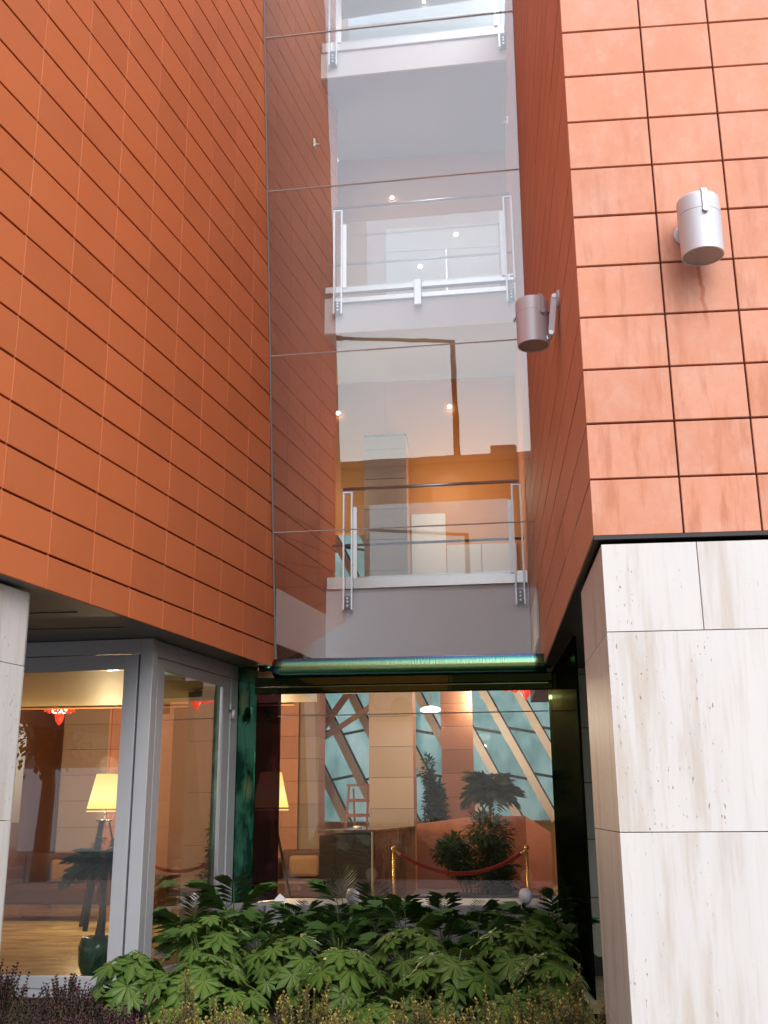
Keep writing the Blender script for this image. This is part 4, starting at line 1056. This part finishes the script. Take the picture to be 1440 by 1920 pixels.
# ------------------------------------------------------------------ indoor plants
def bush(name, c, rad, n, label, L=.08, mat='indoor_leaf', zg=FL):
    b = empty(name, (c[0], c[1], zg), label, 'plant')
    lf = MB(); st_ = MB()
    cl = [(Vector(c) + Vector((rnd(-1, 1) * rad[0] * .75, rnd(-1, 1) * rad[1] * .7, rnd(-1, 1) * rad[2] * .75)), rnd(.25, .45)) for _ in range(14)]
    for cc_, s_ in cl:
        st_.tube([(c[0], c[1], zg), ((c[0] + cc_.x) / 2, (c[1] + cc_.y) / 2, (zg + cc_.z) / 2 + .05), tuple(cc_)], [.012, .008, .004], 5, False)
        for _ in range(n // 14):
            d = Vector((random.gauss(0, 1), random.gauss(0, 1), random.gauss(0, 1))).normalized()
            p = cc_ + Vector((d.x * rad[0], d.y * rad[1], d.z * rad[2])) * s_ * rnd(.4, 1.1)
            leaf_quad(lf, p, d + Vector((0, 0, -.3)), L * rnd(.6, 1.3), L * .5, 0)
    put('stem', st_, M['trunk'], b); put('foliage', lf, M[mat], b, kind='stuff')
bush('indoor_bush', (-.20, 14.6, -.62), (.60, .4, .54), 5600, 'dark bushy indoor plant behind the red rope', .075)
bush('indoor_bush', (-.94, 18.6, .22), (.22, .25, .62), 2600, 'dark ficus plant between the tan pier and the salmon pier', .085)
def palm(name, x, y, zg, h, n, sz, label, potr, me_=None):
    p = empty(name, (x, y, zg), label, 'palm')
    m = MB(); m.lathe([(0, 0), (potr * .62, 0), (potr * .95, .16), (potr, .30), (potr * .85, .38), (potr * .75, .37), (0, .33)], (x, y, zg), 24); put('pot', m, M['pot'], p, smooth=True)
    m = MB(); m.tube([(x, y, zg + .3), (x + .02, y, zg + h * .6), (x + .01, y, zg + h)], [.05, .032, .028], 10); put('trunk', m, M['trunk'], p, smooth=True)
    for k in range(n):
        a = k * 2.399; t_ = (k + .5) / n; tilt = R(66 - 75 * t_ + rnd(-8, 8))
        rot = (Euler((0, 0, a)).to_matrix() @ Euler((tilt, 0, rnd(-.2, .2))).to_matrix()).to_euler(); s_ = sz * rnd(.8, 1.1)
        inst('frond', random.choice(FM2), M['indoor_leaf'], (x + .01, y, zg + h), p, rot, (s_, s_, s_))
FM2 = [me.copy() for me in FM]
for me in FM2: me.materials.clear()
palm('potted_palm', -3.42, 9.62, FL, .90, 15, .40, 'thin potted palm in a glazed green pot just inside the left door', .17)
palm('potted_palm', .02, 18.4, FL, 1.62, 26, .62, 'feathery indoor palm in front of the slanted teal glazing', .22)

# ------------------------------------------------------------------ street behind the viewer (seen mirrored in the glass)
ob = empty('apartment_building', (6, -30, -1.6), 'three-storey apartment block across the street, seen mirrored in the glass', 'building')
B('ground_storey', -26, 34, -36, -25.95, -1.6, 1.9, M['shop_far'], ob)
B('wall', -26, 34, -36, -26, 1.9, 7.6, M['facade_far'], ob)
B('roof', -26.4, 34.4, -36.4, -25.6, 7.62, 7.95, M['roof_far'], ob, .05)
for x, h in ((-14, 1.1), (-3.2, .75), (2.4, 1.3), (12, .9)): B('chimney', x, x + 1.2, -30, -29, 7.96, 7.96 + h, M['facade_far'], ob)
wm = MB(); wm.box(-.6, .6, 0, .06, 0, 1.5); wme = wm.mesh('window')
fm = MB(); fm.box(-.72, -.61, 0, .1, -.1, 1.6); fm.box(.61, .72, 0, .1, -.1, 1.6); fm.box(-.6, .6, 0, .1, 1.51, 1.6); fm.box(-.8, .8, 0, .2, -.12, -.01); fm.box(-.03, .03, .061, .1, 0, 1.5); fme = fm.mesh('frame')
for j in range(3):
    for i in range(17):
        x = -24 + i * 3.5; z = -.4 + j * 2.75
        if j == 0: continue
        o = inst('window', wme, M['window_far'], (x, -25.998 + (.05 if j == 0 else 0), z), ob)
        f = inst('frame', fme, M['facade_far'], (x, -25.999 + (.05 if j == 0 else 0), z), o)
ms = empty('roof_mast', (-4.7, -28, 7.95), 'dark mast with a long arm on the roof across the street, mirrored in the glass', 'mast')
m = MB(); m.tube([(-4.7, -28, 7.95), (-4.7, -28, 13.75)], [.16, .12], 12); put('pole', m, M['mast'], ms, smooth=True)
m = MB(); m.tube([(-4.6, -28, 13.7), (-10.2, -28, 14.3)], .085, 10); put('arm', m, M['mast'], ms, smooth=True)
m = MB(); m.bar((-10.1, -28, 14.29), (-11.2, -28, 14.4), .4, .2); put('arm_head', m, M['mast'], ms, .02)
m = MB(); m.box(-5.0, -4.4, -28.3, -27.7, 7.952, 8.1); put('base', m, M['mast'], ms)
def car(x, y, paint, label):
    c = empty('parked_car', (x, y, -1.6), label, 'car', 'cars parked across the street')
    z = -1.6
    def prof(pts, w0, w1, name, mat, par=c, bev=.06):
        m = MB(); n = len(pts); vs = [(x + px_, y - w0, z + pz) for px_, pz in pts] + [(x + px_, y + w0, z + pz) for px_, pz in pts]
        vs = [(vx, vy if (vz - z) < .95 else y + (vy - y) * w1, vz) for vx, vy, vz in vs]
        fs = [tuple(range(n - 1, -1, -1)), tuple(range(n, 2 * n))] + [(i, (i + 1) % n, n + (i + 1) % n, n + i) for i in range(n)]
        m.add(vs, fs); return put(name, m, mat, par, bev)
    prof([(-2.1, .25), (2.1, .25), (2.15, .6), (2.0, .78), (1.1, .9), (-1.7, .92), (-2.1, .85), (-2.15, .5)], .85, 1, 'body', paint)
    prof([(-1.65, .921), (1.05, .901), (.35, 1.40), (-1.2, 1.42)], .80, .82, 'cabin', M['window_far'])
    prof([(-1.22, 1.421), (.37, 1.401), (.25, 1.45), (-1.1, 1.47)], .80, .82, 'roof', paint)
    for wx in (-1.35, 1.35):
        for wy in (-.80, .80):
            m = MB(); m.tube([(x + wx, y + wy - .1, z + .31), (x + wx, y + wy + .1, z + .31)], .31, 20); put('wheel', m, M['tyre'], c)
    for syy in (-.6, .6): B('headlight', x + 2.08, x + 2.17, y + syy - .15, y + syy + .15, z + .55, z + .7, M['white_paint'], c, .02)
car(-9.5, -9.5, M['car_paint'], 'silver parked car mirrored in the left door glass')
car(-19.0, -9.6, M['car_blue'], 'blue parked car mirrored at the edge of the left door glass')
car(-3.0, -9.4, M['car_paint'], 'silver parked car straight across the street behind the viewer')
def tree(x, y, h, rad, label):
    t_ = empty('street_tree', (x, y, -1.6), label, 'tree', 'street trees behind the viewer')
    m = MB(); m.tube([(x, y, -1.6), (x + .1, y, -1.6 + h * .3), (x - .1, y + .1, -1.6 + h * .7)], [.22, .17, .07], 10)
    lf = MB()
    for k in range(26):
        a = rnd(0, 6.28); rr_ = rad * math.sqrt(rnd(.05, 1)); zc = -1.6 + h * rnd(.42, 1.0)
        cc_ = Vector((x + rr_ * math.cos(a) * (1.2 - .5 * (zc + 1.6) / h), y + rr_ * math.sin(a) * .8, zc))
        m.tube([(x, y, -1.6 + h * .32), tuple(cc_)], [.06, .02], 5, False)
        for _ in range(90):
            d = Vector((random.gauss(0, 1), random.gauss(0, 1), random.gauss(0, .8)))
            leaf_quad(lf, cc_ + d * rad * .20, d, .20, .13, 0)
    put('trunk', m, M['trunk'], t_); put('crown', lf, M['tree_leaf'], t_, kind='stuff')
tree(-13.5, -7.2, 7.5, 2.2, 'dark leafy street tree mirrored in the left door glass')
tree(10, -8, 7.0, 2.0, 'leafy street tree on the right behind the viewer')
